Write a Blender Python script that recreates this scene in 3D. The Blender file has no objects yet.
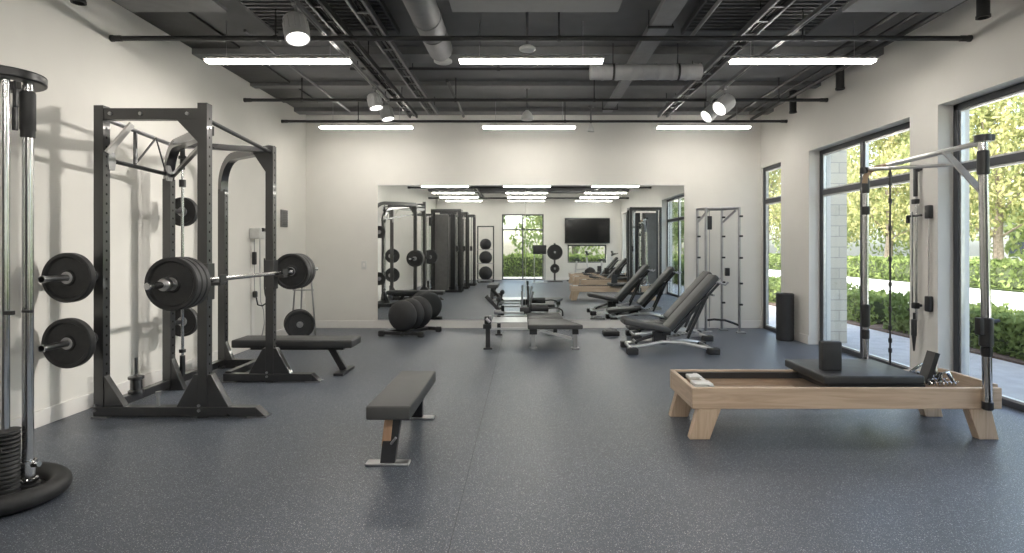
import bpy, bmesh, math, random
from mathutils import Vector, Matrix, Euler
random.seed(7)
PI = math.pi
V = Vector
sc = bpy.context.scene
COL = sc.collection
F, CX, CY, H = 560.0, 525.0, 247.0, 1.35      # focal length in pixels, principal point, eye height

# ------------------------------------------------------------------ camera
cam_d = bpy.data.cameras.new('camera'); cam = bpy.data.objects.new('camera', cam_d); COL.objects.link(cam)
cam.location = (0, 0, H); cam.rotation_euler = (PI/2, 0, 0)
cam_d.sensor_width = 36.0; cam_d.lens = 36.0*F/1024
cam_d.shift_x = (512-CX)/1024; cam_d.shift_y = (CY-276.5)/1024
cam_d.clip_start = 0.05; cam_d.clip_end = 300
sc.camera = cam

# ------------------------------------------------------------------ materials
def new_mat(name):
    m = bpy.data.materials.new(name); m.use_nodes = True
    nt = m.node_tree; b = nt.nodes['Principled BSDF']
    return m, nt, b
def coords(nt, scale=(1,1,1)):
    tc = nt.nodes.new('ShaderNodeTexCoord'); mp = nt.nodes.new('ShaderNodeMapping')
    mp.inputs['Scale'].default_value = scale
    nt.links.new(tc.outputs['Object'], mp.inputs['Vector'])
    return mp.outputs['Vector']
def ramp(nt, src, stops):
    r = nt.nodes.new('ShaderNodeValToRGB'); nt.links.new(src, r.inputs['Fac'])
    e = r.color_ramp.elements
    while len(e) < len(stops): e.new(0.5)
    for i, (p, c) in enumerate(stops):
        e[i].position = p; e[i].color = (c[0], c[1], c[2], 1)
    return r.outputs['Color']
def mat(name, col, rough=0.5, metal=0.0, var=0.08, nscale=12, bump=0.0, bscale=80, spec=0.5, rvar=0.06, coat=0.0):
    m, nt, b = new_mat(name)
    vec = coords(nt)
    n = nt.nodes.new('ShaderNodeTexNoise'); n.inputs['Scale'].default_value = nscale; n.inputs['Detail'].default_value = 4
    nt.links.new(vec, n.inputs['Vector'])
    lo = [max(0, c*(1-var)) for c in col]; hi = [min(1, c*(1+var)) for c in col]
    nt.links.new(ramp(nt, n.outputs['Fac'], [(0.3, lo), (0.7, hi)]), b.inputs['Base Color'])
    mr = nt.nodes.new('ShaderNodeMapRange'); nt.links.new(n.outputs['Fac'], mr.inputs['Value'])
    mr.inputs['To Min'].default_value = max(0.02, rough-rvar); mr.inputs['To Max'].default_value = min(1, rough+rvar)
    nt.links.new(mr.outputs['Result'], b.inputs['Roughness'])
    b.inputs['Metallic'].default_value = metal
    b.inputs['Specular IOR Level'].default_value = spec
    b.inputs['Coat Weight'].default_value = coat
    if bump:
        n2 = nt.nodes.new('ShaderNodeTexNoise'); n2.inputs['Scale'].default_value = bscale; n2.inputs['Detail'].default_value = 3
        nt.links.new(vec, n2.inputs['Vector'])
        bp = nt.nodes.new('ShaderNodeBump'); bp.inputs['Strength'].default_value = bump; bp.inputs['Distance'].default_value = 0.004
        nt.links.new(n2.outputs['Fac'], bp.inputs['Height']); nt.links.new(bp.outputs['Normal'], b.inputs['Normal'])
    return m
def wood_mat(name, dark, light, axis='X', rough=0.42):
    m, nt, b = new_mat(name)
    s = {'X': (1.0, 14, 14), 'Y': (14, 1.0, 14), 'Z': (14, 14, 1.0)}[axis]
    vec = coords(nt, s)
    n = nt.nodes.new('ShaderNodeTexNoise'); n.inputs['Scale'].default_value = 1.6; n.inputs['Detail'].default_value = 6; n.inputs['Distortion'].default_value = 1.2
    nt.links.new(vec, n.inputs['Vector'])
    mid = [(a+c)/2 for a, c in zip(dark, light)]
    nt.links.new(ramp(nt, n.outputs['Fac'], [(0.28, dark), (0.45, mid), (0.55, light), (0.72, mid)]), b.inputs['Base Color'])
    b.inputs['Roughness'].default_value = rough
    bp = nt.nodes.new('ShaderNodeBump'); bp.inputs['Strength'].default_value = 0.15; bp.inputs['Distance'].default_value = 0.002
    nt.links.new(n.outputs['Fac'], bp.inputs['Height']); nt.links.new(bp.outputs['Normal'], b.inputs['Normal'])
    return m
def emit_mat(name, col, strength):
    m, nt, b = new_mat(name)
    b.inputs['Base Color'].default_value = (0.8, 0.8, 0.8, 1)
    b.inputs['Emission Color'].default_value = (*col, 1); b.inputs['Emission Strength'].default_value = strength
    return m
def floor_mat():
    m, nt, b = new_mat('speckled_rubber')
    vec = coords(nt)
    def flecks(scale, thr, keep):
        v = nt.nodes.new('ShaderNodeTexVoronoi'); v.inputs['Scale'].default_value = scale; v.inputs['Randomness'].default_value = 1
        nt.links.new(vec, v.inputs['Vector'])
        lt = nt.nodes.new('ShaderNodeMath'); lt.operation = 'LESS_THAN'; lt.inputs[1].default_value = thr
        nt.links.new(v.outputs['Distance'], lt.inputs[0])
        sp = nt.nodes.new('ShaderNodeSeparateColor'); nt.links.new(v.outputs['Color'], sp.inputs['Color'])
        gt = nt.nodes.new('ShaderNodeMath'); gt.operation = 'GREATER_THAN'; gt.inputs[1].default_value = keep
        nt.links.new(sp.outputs['Red'], gt.inputs[0])
        mu = nt.nodes.new('ShaderNodeMath'); mu.operation = 'MULTIPLY'
        nt.links.new(lt.outputs[0], mu.inputs[0]); nt.links.new(gt.outputs[0], mu.inputs[1])
        return mu.outputs[0]
    n = nt.nodes.new('ShaderNodeTexNoise'); n.inputs['Scale'].default_value = 1.3; n.inputs['Detail'].default_value = 5
    nt.links.new(vec, n.inputs['Vector'])
    base = ramp(nt, n.outputs['Fac'], [(0.3, FLOOR_LO), (0.7, FLOOR_HI)])
    cur = base
    for scale, thr, keep, col in ((190, 0.34, 0.66, (0.36, 0.38, 0.41)), (115, 0.27, 0.78, (0.50, 0.50, 0.49)), (220, 0.4, 0.55, (0.026, 0.029, 0.035))):
        mx = nt.nodes.new('ShaderNodeMix'); mx.data_type = 'RGBA'
        nt.links.new(flecks(scale, thr, keep), mx.inputs['Factor'])
        nt.links.new(cur, mx.inputs['A']); mx.inputs['B'].default_value = (*col, 1)
        cur = mx.outputs['Result']
    nt.links.new(cur, b.inputs['Base Color'])
    mr = nt.nodes.new('ShaderNodeMapRange'); nt.links.new(n.outputs['Fac'], mr.inputs['Value'])
    mr.inputs['To Min'].default_value = 0.34; mr.inputs['To Max'].default_value = 0.44
    nt.links.new(mr.outputs['Result'], b.inputs['Roughness'])
    b.inputs['Specular IOR Level'].default_value = 0.5
    n2 = nt.nodes.new('ShaderNodeTexNoise'); n2.inputs['Scale'].default_value = 220; nt.links.new(vec, n2.inputs['Vector'])
    bp = nt.nodes.new('ShaderNodeBump'); bp.inputs['Strength'].default_value = 0.25; bp.inputs['Distance'].default_value = 0.002
    nt.links.new(n2.outputs['Fac'], bp.inputs['Height']); nt.links.new(bp.outputs['Normal'], b.inputs['Normal'])
    return m
def glass_mat():
    m = bpy.data.materials.new('window_glass'); m.use_nodes = True; nt = m.node_tree
    nt.nodes.clear()
    out = nt.nodes.new('ShaderNodeOutputMaterial'); mix = nt.nodes.new('ShaderNodeMixShader')
    tr = nt.nodes.new('ShaderNodeBsdfTransparent'); gl = nt.nodes.new('ShaderNodeBsdfGlossy')
    lw = nt.nodes.new('ShaderNodeLayerWeight'); lw.inputs['Blend'].default_value = 0.5
    pw = nt.nodes.new('ShaderNodeMath'); pw.operation = 'POWER'; pw.inputs[1].default_value = 5
    nt.links.new(lw.outputs['Facing'], pw.inputs[0])
    fr = nt.nodes.new('ShaderNodeMapRange'); fr.inputs['To Min'].default_value = 0.025; fr.inputs['To Max'].default_value = 0.8
    nt.links.new(pw.outputs[0], fr.inputs['Value'])
    gl.inputs['Roughness'].default_value = 0.01
    tr.inputs['Color'].default_value = (0.95, 0.97, 0.96, 1)
    nt.links.new(fr.outputs[0], mix.inputs[0]); nt.links.new(tr.outputs[0], mix.inputs[1]); nt.links.new(gl.outputs[0], mix.inputs[2])
    nt.links.new(mix.outputs[0], out.inputs['Surface'])
    return m
def mirror_mat():
    m, nt, b = new_mat('mirror_silver')
    b.inputs['Base Color'].default_value = (0.86, 0.89, 0.88, 1); b.inputs['Metallic'].default_value = 1
    b.inputs['Roughness'].default_value = 0.012
    return m
def leaf_mat(name, cols):
    m = bpy.data.materials.new(name); m.use_nodes = True; nt = m.node_tree
    nt.nodes.clear()
    out = nt.nodes.new('ShaderNodeOutputMaterial'); mix = nt.nodes.new('ShaderNodeMixShader'); mix.inputs[0].default_value = 0.45
    d = nt.nodes.new('ShaderNodeBsdfDiffuse'); t = nt.nodes.new('ShaderNodeBsdfTranslucent')
    n = nt.nodes.new('ShaderNodeTexNoise'); n.inputs['Scale'].default_value = 1.6; n.inputs['Detail'].default_value = 6
    nt.links.new(coords(nt), n.inputs['Vector'])
    c = ramp(nt, n.outputs['Fac'], [(0.3+0.4*i/(len(cols)-1), c) for i, c in enumerate(cols)])
    nt.links.new(c, d.inputs['Color']); nt.links.new(c, t.inputs['Color'])
    nt.links.new(d.outputs[0], mix.inputs[1]); nt.links.new(t.outputs[0], mix.inputs[2]); nt.links.new(mix.outputs[0], out.inputs['Surface'])
    return m
def stone_mat():
    m, nt, b = new_mat('stone_blocks')
    br = nt.nodes.new('ShaderNodeTexBrick'); br.inputs['Scale'].default_value = 1.0
    br.inputs['Brick Width'].default_value = 0.34; br.inputs['Row Height'].default_value = 0.15; br.inputs['Mortar Size'].default_value = 0.006
    br.inputs['Color1'].default_value = (0.62, 0.57, 0.48, 1); br.inputs['Color2'].default_value = (0.5, 0.45, 0.37, 1); br.inputs['Mortar'].default_value = (0.36, 0.33, 0.29, 1)
    tc = nt.nodes.new('ShaderNodeTexCoord'); sx = nt.nodes.new('ShaderNodeSeparateXYZ'); cb = nt.nodes.new('ShaderNodeCombineXYZ')
    ad = nt.nodes.new('ShaderNodeMath'); ad.operation = 'ADD'
    nt.links.new(tc.outputs['Object'], sx.inputs[0]); nt.links.new(sx.outputs['X'], ad.inputs[0]); nt.links.new(sx.outputs['Y'], ad.inputs[1])
    nt.links.new(ad.outputs[0], cb.inputs['X']); nt.links.new(sx.outputs['Z'], cb.inputs['Y']); nt.links.new(cb.outputs[0], br.inputs['Vector'])
    nt.links.new(br.outputs['Color'], b.inputs['Base Color']); b.inputs['Roughness'].default_value = 0.85
    return m

FLOOR_LO, FLOOR_HI = (0.070, 0.082, 0.104), (0.088, 0.102, 0.128)
LAMP_E, EXPO, SKY_S, SUN_E = 20.0, 1.23, 0.5, 3.2
M = {}
M['wall'] = mat('wall_paint', (0.70, 0.682, 0.64), 0.8, var=0.02, nscale=3, bump=0.05, bscale=300)
M['white'] = mat('white_paint', (0.74, 0.72, 0.69), 0.45, var=0.02)
M['ceil'] = mat('ceiling_paint', (0.155, 0.155, 0.16), 0.75, var=0.1, nscale=4)
M['beam'] = mat('beam_paint', (0.17, 0.17, 0.172), 0.7, var=0.08)
M['rib'] = mat('deck_metal', (0.085, 0.085, 0.086), 0.75)
M['panel'] = mat('acoustic_panel', (0.27, 0.27, 0.27), 0.85, var=0.03)
M['pipe'] = mat('black_pipe', (0.022, 0.022, 0.023), 0.45)
M['duct'] = mat('grey_duct', (0.22, 0.22, 0.225), 0.6)
M['ductlight'] = mat('light_grey_duct', (0.34, 0.34, 0.34), 0.5)
M['track'] = mat('grey_track', (0.18, 0.18, 0.185), 0.4, metal=0.4)
M['alu'] = mat('brushed_metal', (0.62, 0.62, 0.62), 0.34, metal=0.7)
M['chrome'] = mat('chrome', (0.66, 0.66, 0.67), 0.14, metal=1.0, var=0.03, rvar=0.03)
M['steel'] = mat('dull_steel', (0.42, 0.42, 0.43), 0.32, metal=1.0)
M['black'] = mat('black_powder_coat', (0.022, 0.022, 0.024), 0.36, var=0.2, bump=0.03, bscale=500, spec=0.55)
M['post'] = mat('black_rack_steel', (0.013, 0.013, 0.014), 0.30, var=0.15, spec=1.0, coat=0.35)
M['hole'] = mat('drilled_hole', (0.004, 0.004, 0.004), 0.9)
M['rubber'] = mat('black_rubber', (0.024, 0.024, 0.025), 0.55, var=0.2, nscale=30, bump=0.08, bscale=160)
M['pad'] = mat('black_vinyl', (0.036, 0.037, 0.039), 0.46, var=0.1, bump=0.08, bscale=260)
M['padgrey'] = mat('charcoal_vinyl', (0.060, 0.060, 0.060), 0.48, var=0.1, bump=0.08, bscale=260)
M['oak'] = wood_mat('pale_oak', (0.45, 0.33, 0.235), (0.60, 0.465, 0.345), 'X')
M['oakz'] = wood_mat('pale_oak_upright', (0.44, 0.32, 0.225), (0.58, 0.45, 0.33), 'Z')
M['oaky'] = wood_mat('pale_oak_end', (0.45, 0.33, 0.235), (0.60, 0.465, 0.345), 'Y')
M['copper'] = wood_mat('tan_wood', (0.38, 0.22, 0.13), (0.48, 0.30, 0.19), 'Z')
M['tan'] = mat('tan_leather', (0.36, 0.25, 0.16), 0.5)
M['frame'] = mat('window_frame_grey', (0.055, 0.058, 0.066), 0.4, var=0.05)
M['glass'] = glass_mat()
M['mirror'] = mirror_mat()
M['shroud'] = mat('grey_shroud', (0.16, 0.155, 0.15), 0.5)
M['screen'] = mat('screen_glass', (0.008, 0.008, 0.009), 0.12)
M['foam'] = mat('dark_foam', (0.030, 0.030, 0.032), 0.65, bump=0.15, bscale=300)
M['lamp'] = emit_mat('lamp_diffuser', (1.0, 0.95, 0.875), LAMP_E)
M['spotlamp'] = emit_mat('spot_lens', (1.0, 0.95, 0.88), 2.0)
M['detector'] = mat('white_plastic', (0.62, 0.62, 0.60), 0.4)
M['floor'] = floor_mat()
M['seam'] = mat('floor_seam', (0.035, 0.037, 0.042), 0.6)
M['paving'] = mat('concrete_paving', (0.36, 0.345, 0.33), 0.85, var=0.12, nscale=5)
M['road'] = mat('pale_concrete_road', (0.66, 0.64, 0.60), 0.9, var=0.05, nscale=2)
M['mulch'] = mat('bark_mulch', (0.085, 0.055, 0.040), 0.95, var=0.5, nscale=40, bump=0.6, bscale=60)
M['lawn'] = mat('lawn_green', (0.15, 0.20, 0.055), 0.95, var=0.3, nscale=18, bump=0.5, bscale=90)
M['bark'] = mat('grey_bark', (0.20, 0.165, 0.13), 0.9, var=0.3, bump=0.6, bscale=40)
M['stone'] = stone_mat()
M['facade'] = mat('pale_facade', (0.50, 0.50, 0.50), 0.8)
M['darkglass'] = mat('dark_window', (0.06, 0.07, 0.09), 0.15)
M['hedge'] = leaf_mat('hedge_leaf', [(0.09, 0.125, 0.045), (0.20, 0.255, 0.09), (0.34, 0.40, 0.16)])
M['hedgecore'] = mat('hedge_twigs', (0.045, 0.06, 0.022), 0.95, var=0.4, nscale=14, bump=0.8, bscale=30)
M['leafy'] = leaf_mat('autumn_leaf', [(0.14, 0.18, 0.07), (0.36, 0.37, 0.16), (0.66, 0.58, 0.32)])
M['leafg'] = leaf_mat('green_leaf', [(0.12, 0.16, 0.07), (0.24, 0.29, 0.12), (0.42, 0.45, 0.21)])

# ------------------------------------------------------------------ mesh builder
WORLD = {}
class MB:
    def __init__(self): self.v, self.f, self.m, self.k = [], [], [], 0
    def add(self, vs, fs):
        b = len(self.v); self.v.extend(vs)
        for f in fs: self.f.append([b+i for i in f]); self.m.append(self.k)
        return self
    def box(self, c, s, R=None):
        c = V(c); hx, hy, hz = s[0]/2, s[1]/2, s[2]/2
        pts = [V((x*hx, y*hy, z*hz)) for z in (-1, 1) for y in (-1, 1) for x in (-1, 1)]
        if R is not None: pts = [R @ p for p in pts]
        return self.add([c+p for p in pts], [(0,2,3,1),(4,5,7,6),(0,1,5,4),(2,6,7,3),(0,4,6,2),(1,3,7,5)])
    def span(self, a, b):
        return self.box([(p+q)/2 for p, q in zip(a, b)], [abs(q-p) for p, q in zip(a, b)])
    def rbox(self, c, s, r=0.02, R=None, seg=3):
        bm = bmesh.new(); bmesh.ops.create_cube(bm, size=1.0)
        for v in bm.verts: v.co = V((v.co.x*s[0], v.co.y*s[1], v.co.z*s[2]))
        bmesh.ops.bevel(bm, geom=bm.edges[:], offset=min(r, 0.49*min(s)), segments=seg, profile=0.5, affect='EDGES')
        bm.verts.index_update()
        c = V(c); pts = [v.co.copy() for v in bm.verts]
        if R is not None: pts = [R @ p for p in pts]
        self.add([c+p for p in pts], [[v.index for v in f.verts] for f in bm.faces]); bm.free(); return self
    def frame(self, d, up=(0,0,1)):
        d = V(d).normalized(); u = V(up)
        if abs(d.dot(u.normalized())) > 0.99: u = V((0,1,0)) if abs(d.y) < 0.9 else V((1,0,0))
        a = d.cross(u).normalized(); b = a.cross(d).normalized()
        return d, a, b
    def bar(self, p0, p1, w, h, up=(0,0,1)):
        p0, p1 = V(p0), V(p1); d, a, b = self.frame(p1-p0, up)
        R = Matrix((a, b, d)).transposed()
        return self.box((p0+p1)/2, (w, h, (p1-p0).length), R)
    def tube(self, p0, p1, r, n=14, r2=None, caps=True):
        p0, p1 = V(p0), V(p1); r2 = r if r2 is None else r2; d, a, b = self.frame(p1-p0)
        vs = [p+(a*math.cos(2*PI*i/n)+b*math.sin(2*PI*i/n))*q for p, q in ((p0, r), (p1, r2)) for i in range(n)]
        fs = [(i, (i+1) % n, n+(i+1) % n, n+i) for i in range(n)]
        if caps: fs += [list(range(n))[::-1], list(range(n, 2*n))]
        return self.add(vs, fs)
    def path(self, pts, r, n=12, closed=False):
        pts = [V(p) for p in pts]; N = len(pts); a = None; rings = []
        for i, p in enumerate(pts):
            if closed: t = (pts[(i+1) % N]-pts[i-1]).normalized()
            else: t = (pts[min(i+1, N-1)]-pts[max(i-1, 0)]).normalized()
            if a is None: _, a, _ = self.frame(t)
            a = (a-t*a.dot(t)).normalized(); b = t.cross(a)
            rr = r[i] if isinstance(r, (list, tuple)) else r
            rings.append([p+(a*math.cos(2*PI*k/n)+b*math.sin(2*PI*k/n))*rr for k in range(n)])
        vs = [q for g in rings for q in g]; fs = []
        for i in range(N if closed else N-1):
            j = (i+1) % N
            for k in range(n): fs.append((i*n+k, i*n+(k+1) % n, j*n+(k+1) % n, j*n+k))
        if not closed: fs += [list(range(n))[::-1], [(N-1)*n+k for k in range(n)]]
        return self.add(vs, fs)
    def ribbon(self, pts, w, h, up):
        """rectangular section swept along pts; w along the cross of tangent and up, h along up-ish normal"""
        pts = [V(p) for p in pts]; N = len(pts); vs = []
        for i, p in enumerate(pts):
            t = (pts[min(i+1, N-1)]-pts[max(i-1, 0)]).normalized(); a = V(up).normalized(); a = (a-t*a.dot(t)).normalized(); b = t.cross(a)
            vs += [p+a*sx*w/2+b*sy*h/2 for sx, sy in ((-1,-1),(1,-1),(1,1),(-1,1))]
        fs = [(i*4+k, i*4+(k+1) % 4, i*4+4+(k+1) % 4, i*4+4+k) for i in range(N-1) for k in range(4)]
        fs += [(3,2,1,0), tuple((N-1)*4+k for k in range(4))]
        return self.add(vs, fs)
    def lathe(self, prof, o, axis=(0,0,1), n=32):
        o = V(o); d, a, b = self.frame(axis); vs = []; L = len(prof)
        for r, h in prof:
            for k in range(n): vs.append(o+d*h+(a*math.cos(2*PI*k/n)+b*math.sin(2*PI*k/n))*max(r, 1e-4))
        fs = [(i*n+k, i*n+(k+1) % n, (i+1)*n+(k+1) % n, (i+1)*n+k) for i in range(L-1) for k in range(n)]
        return self.add(vs, fs)
    def prism(self, poly, vec):
        n = len(poly); a = [V(p) for p in poly]; vec = V(vec)
        fs = [list(range(n))[::-1], list(range(n, 2*n))]+[(i, (i+1) % n, n+(i+1) % n, n+i) for i in range(n)]
        return self.add(a+[p+vec for p in a], fs)
    def disc(self, c, axis, r, n=8):
        c = V(c); d, a, b = self.frame(axis)
        return self.add([c+(a*math.cos(2*PI*k/n)+b*math.sin(2*PI*k/n))*r for k in range(n)], [list(range(n))])
    def clusters(self, gap):
        par = list(range(len(self.v)))
        def find(i):
            while par[i] != i: par[i] = par[par[i]]; i = par[i]
            return i
        for f in self.f:
            a = find(f[0])
            for i in f[1:]: par[find(i)] = a
        isl = {}
        for fi, f in enumerate(self.f): isl.setdefault(find(f[0]), []).append(fi)
        cl = []
        for fs in isl.values():
            ps = [self.v[i] for fi in fs for i in self.f[fi]]
            cl.append([[min(p[k] for p in ps)-gap for k in range(3)], [max(p[k] for p in ps)+gap for k in range(3)], fs])
        done = False
        while not done:
            done = True
            for i in range(len(cl)):
                for j in range(len(cl)-1, i, -1):
                    A, B = cl[i], cl[j]
                    if all(A[0][k] <= B[1][k] and B[0][k] <= A[1][k] for k in range(3)):
                        cl[i] = [[min(p, q) for p, q in zip(A[0], B[0])], [max(p, q) for p, q in zip(A[1], B[1])], A[2]+B[2]]; cl.pop(j); done = False; break
                if not done: break
        return [sorted(c[2]) for c in cl]
    def build(self, name, mats, parent=None, bevel=0.0, fixn=True, sharp=35, split=True):
        if split and parent is not None and len(self.f) < 4000:
            cl = self.clusters(.003)
            if 1 < len(cl) <= 60:
                out = []
                for fs in cl:
                    q = MB(); mp = {}
                    for fi in fs:
                        for i in self.f[fi]:
                            if i not in mp: mp[i] = len(q.v); q.v.append(self.v[i])
                        q.f.append([mp[i] for i in self.f[fi]]); q.m.append(self.m[fi])
                    out.append(q.build(name, mats, parent, bevel, fixn, sharp, False))
                return out[0]
        me = bpy.data.meshes.new(name)
        off = WORLD.get(parent.name if parent else None, V((0,0,0)))
        me.from_pydata([tuple(p-off) for p in self.v], [], self.f)
        if not isinstance(mats, (list, tuple)): mats = [mats]
        for m in mats: me.materials.append(m)
        me.polygons.foreach_set('material_index', self.m)
        if fixn:
            bm = bmesh.new(); bm.from_mesh(me); bmesh.ops.recalc_face_normals(bm, faces=bm.faces[:]); bm.to_mesh(me); bm.free()
        me.polygons.foreach_set('use_smooth', [True]*len(me.polygons)); me.update()
        me.set_sharp_from_angle(angle=math.radians(sharp))
        o = bpy.data.objects.new(name, me); COL.objects.link(o)
        if parent is not None:
            o.parent = parent
            if parent.name in WORLD: WORLD[o.name] = off
        if bevel:
            md = o.modifiers.new('edge', 'BEVEL'); md.width = bevel; md.segments = 2; md.limit_method = 'ANGLE'; md.angle_limit = math.radians(50)
        return o
def tag(o, label=None, cat=None, group=None, kind=None):
    if label: o['label'] = label
    if cat: o['category'] = cat
    if group: o['group'] = group
    if kind: o['kind'] = kind
    return o
def thing(name, label, cat, loc=(0,0,0), rz=0.0, group=None, world=False):
    o = bpy.data.objects.new(name, None); COL.objects.link(o); o.empty_display_size = 0.1
    o.location = loc; o.rotation_euler = (0, 0, rz)
    if world: WORLD[o.name] = V(loc)
    return tag(o, label, cat, group)
def solo(o, loc):
    """shift a world-coordinate mesh so that its origin is at loc"""
    loc = V(loc)
    for v in o.data.vertices: v.co -= loc
    o.location = loc; return o
def dup(root, loc, rz=None, label=None, group=None):
    def cp(o, parent):
        c = o.copy(); COL.objects.link(c)
        if parent is not None: c.parent = parent
        for ch in KIDS(o): cp(ch, c)
        return c
    r = cp(root, None); r.location = loc
    if rz is not None: r.rotation_euler = (0, 0, rz)
    if label: r['label'] = label
    if group: r['group'] = group
    return r
def KIDS(o): return [c for c in list(bpy.data.objects) if c.parent == o]
def struct(name, mb, m, bevel=0.0):
    q = MB(); cl = mb.clusters(.003)
    for fs in cl:
        q = MB(); mp = {}
        for fi in fs:
            for i in mb.f[fi]:
                if i not in mp: mp[i] = len(q.v); q.v.append(mb.v[i])
            q.f.append([mp[i] for i in mb.f[fi]]); q.m.append(mb.m[fi])
        o = tag(q.build(name, m, bevel=bevel), kind='structure')
    return o
def P(px, py, Z): return V(((px-CX)*Z/F, Z, H-(py-CY)*Z/F))

# ------------------------------------------------------------------ room shell
XL, XR, YB, YF, ZC = -3.65, 3.93, 9.33, -4.34, 3.55
TH = 0.3
struct('floor', MB().span((XL-TH, YF-TH, -0.12), (XR+TH, YB+TH, 0.0)), M['floor'])
sm = MB()
for x0, x1 in ((-0.341, -0.3385),): sm.span((x0, YF, 0.0), (x1, YB, 0.0006))
struct('floor_seam', sm, M['seam'])
struct('ceiling', MB().span((XL-TH, YF-TH, ZC), (XR+TH, YB+TH, ZC+0.2)), M['ceil'])
struct('wall_left', MB().span((XL-TH, YF-TH, 0), (XL, YB+TH, ZC)), M['wall'])
struct('wall_back', MB().span((XL, YB, 0), (XR+.02, YB+TH, ZC)), M['wall'])
WIN = {1: (2.55, 5.33, 2.70, 0.18), 2: (5.72, 7.75, 2.68, 0.18), 3: (8.60, 9.30, 2.66, 0.06), 4: (-3.9, -1.2, 2.70, 0.18)}
w = MB(); ys = sorted(WIN.values()); cur = YF
for y0, y1, zt, rc in ys:
    w.span((XR, cur, 0), (XR+TH, y0, ZC)); w.span((XR, y0, zt), (XR+TH, y1, ZC)); cur = y1
w.span((XR, cur, 0), (XR+.03, YB, ZC))
struct('wall_right', w, M['wall'])
FW = {5: (-0.95, 0.77, 0.0, 2.70), 6: (1.75, 3.35, 0.70, 1.44)}
w = MB(); w.span((XL, YF-TH, 0), (-0.95, YF, ZC)); w.span((-0.95, YF-TH, 2.7), (0.77, YF, ZC)); w.span((0.77, YF-TH, 0), (1.75, YF, ZC))
w.span((1.75, YF-TH, 0), (3.35, YF, 0.70)); w.span((1.75, YF-TH, 1.44), (3.35, YF, ZC)); w.span((3.35, YF-TH, 0), (XR+TH, YF, ZC))
struct('wall_front', w, M['wall'])
def window(n, y0, y1, zt, rc, mull):
    x = XR+rc; root = bpy.data.objects.new('window_%d' % n, None); COL.objects.link(root)
    root.location = (x, (y0+y1)/2, 0); WORLD[root.name] = V(root.location); root['kind'] = 'structure'
    m = MB(); fw = 0.06
    m.span((x-.035, y0, 0), (x+.035, y0+fw, zt)); m.span((x-.035, y1-fw, 0), (x+.035, y1, zt))
    m.span((x-.035, y0, zt-fw), (x+.035, y1, zt)); m.span((x-.035, y0, 0), (x+.035, y1, 0.055))
    m.span((x-.033, y0, 2.06), (x+.033, y1, 2.13))
    for c in mull: m.span((x-.034, c-.036, 0.05), (x+.034, c+.036, zt-.05))
    m.build('frame', M['frame'], root, bevel=0.004)
    b = MB(); cs = [y0+fw]+[q for c in mull for q in (c-.036, c+.036)]+[y1-fw]
    for i in range(0, len(cs), 2):
        for za, zb in ((.055, 2.06), (2.13, zt-fw)):
            a0, a1 = cs[i], cs[i+1]; t = .018
            b.span((x-.02, a0, za), (x+.02, a0+t, zb)); b.span((x-.02, a1-t, za), (x+.02, a1, zb)); b.span((x-.02, a0+t, za), (x+.02, a1-t, za+t)); b.span((x-.02, a0+t, zb-t), (x+.02, a1-t, zb))
    b.build('glazing_bead', M['alu'], root)
    for i in range(0, len(cs), 2):
        for za, zb in ((.055, 2.06), (2.13, zt-fw)):
            MB().span((x-.004, cs[i], za), (x+.004, cs[i+1], zb)).build('glass_pane', M['glass'], root)
window(1, *WIN[1], [3.75])
window(2, *WIN[2], [6.78])
window(3, *WIN[3], [])
window(4, *WIN[4], [-2.5])
def fwindow(n, x0, x1, z0, z1, mull, trans):
    y = YF-0.14; root = bpy.data.objects.new('window_%d' % n, None); COL.objects.link(root)
    root.location = ((x0+x1)/2, y, 0); WORLD[root.name] = V(root.location); root['kind'] = 'structure'
    m = MB(); fw = .055
    m.span((x0, y-.035, z0), (x0+fw, y+.035, z1)); m.span((x1-fw, y-.035, z0), (x1, y+.035, z1)); m.span((x0, y-.035, z1-fw), (x1, y+.035, z1)); m.span((x0, y-.035, z0), (x1, y+.035, z0+.05))
    for c in mull: m.span((c-.03, y-.034, z0), (c+.03, y+.034, z1))
    for t in trans: m.span((x0, y-.033, t-.03), (x1, y+.033, t+.03))
    m.build('frame', M['frame'], root, bevel=0.004)
    MB().span((x0+.03, y-.004, z0+.03), (x1-.03, y+.004, z1-.03)).build('glass_pane', M['glass'], root)
fwindow(5, *FW[5], [-0.09], [2.06])
fwindow(6, *FW[6], [], [])
BH, BT = 0.125, 0.014
struct('baseboard_left', MB().span((XL, YF, 0), (XL+BT, YB, BH)), M['white'], 0.004)
struct('baseboard_back', MB().span((XL+BT, YB-BT, 0), (XR, YB, BH)), M['white'], 0.004)
b = MB(); cur = YF
for y0, y1, zt, rc in ys:
    b.span((XR-BT, cur, 0), (XR, y0, BH)); cur = y1
    b.span((XR-BT, y0, 0), (XR+rc-.036, y0+BT, BH)) if False else None
b.span((XR-BT, cur, 0), (XR, YB, BH))
struct('baseboard_right', b, M['white'], 0.004)
struct('baseboard_front', MB().span((XL, YF, 0), (-.95, YF+BT, BH)).span((.77, YF, 0), (XR, YF+BT, BH)), M['white'], 0.004)

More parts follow.
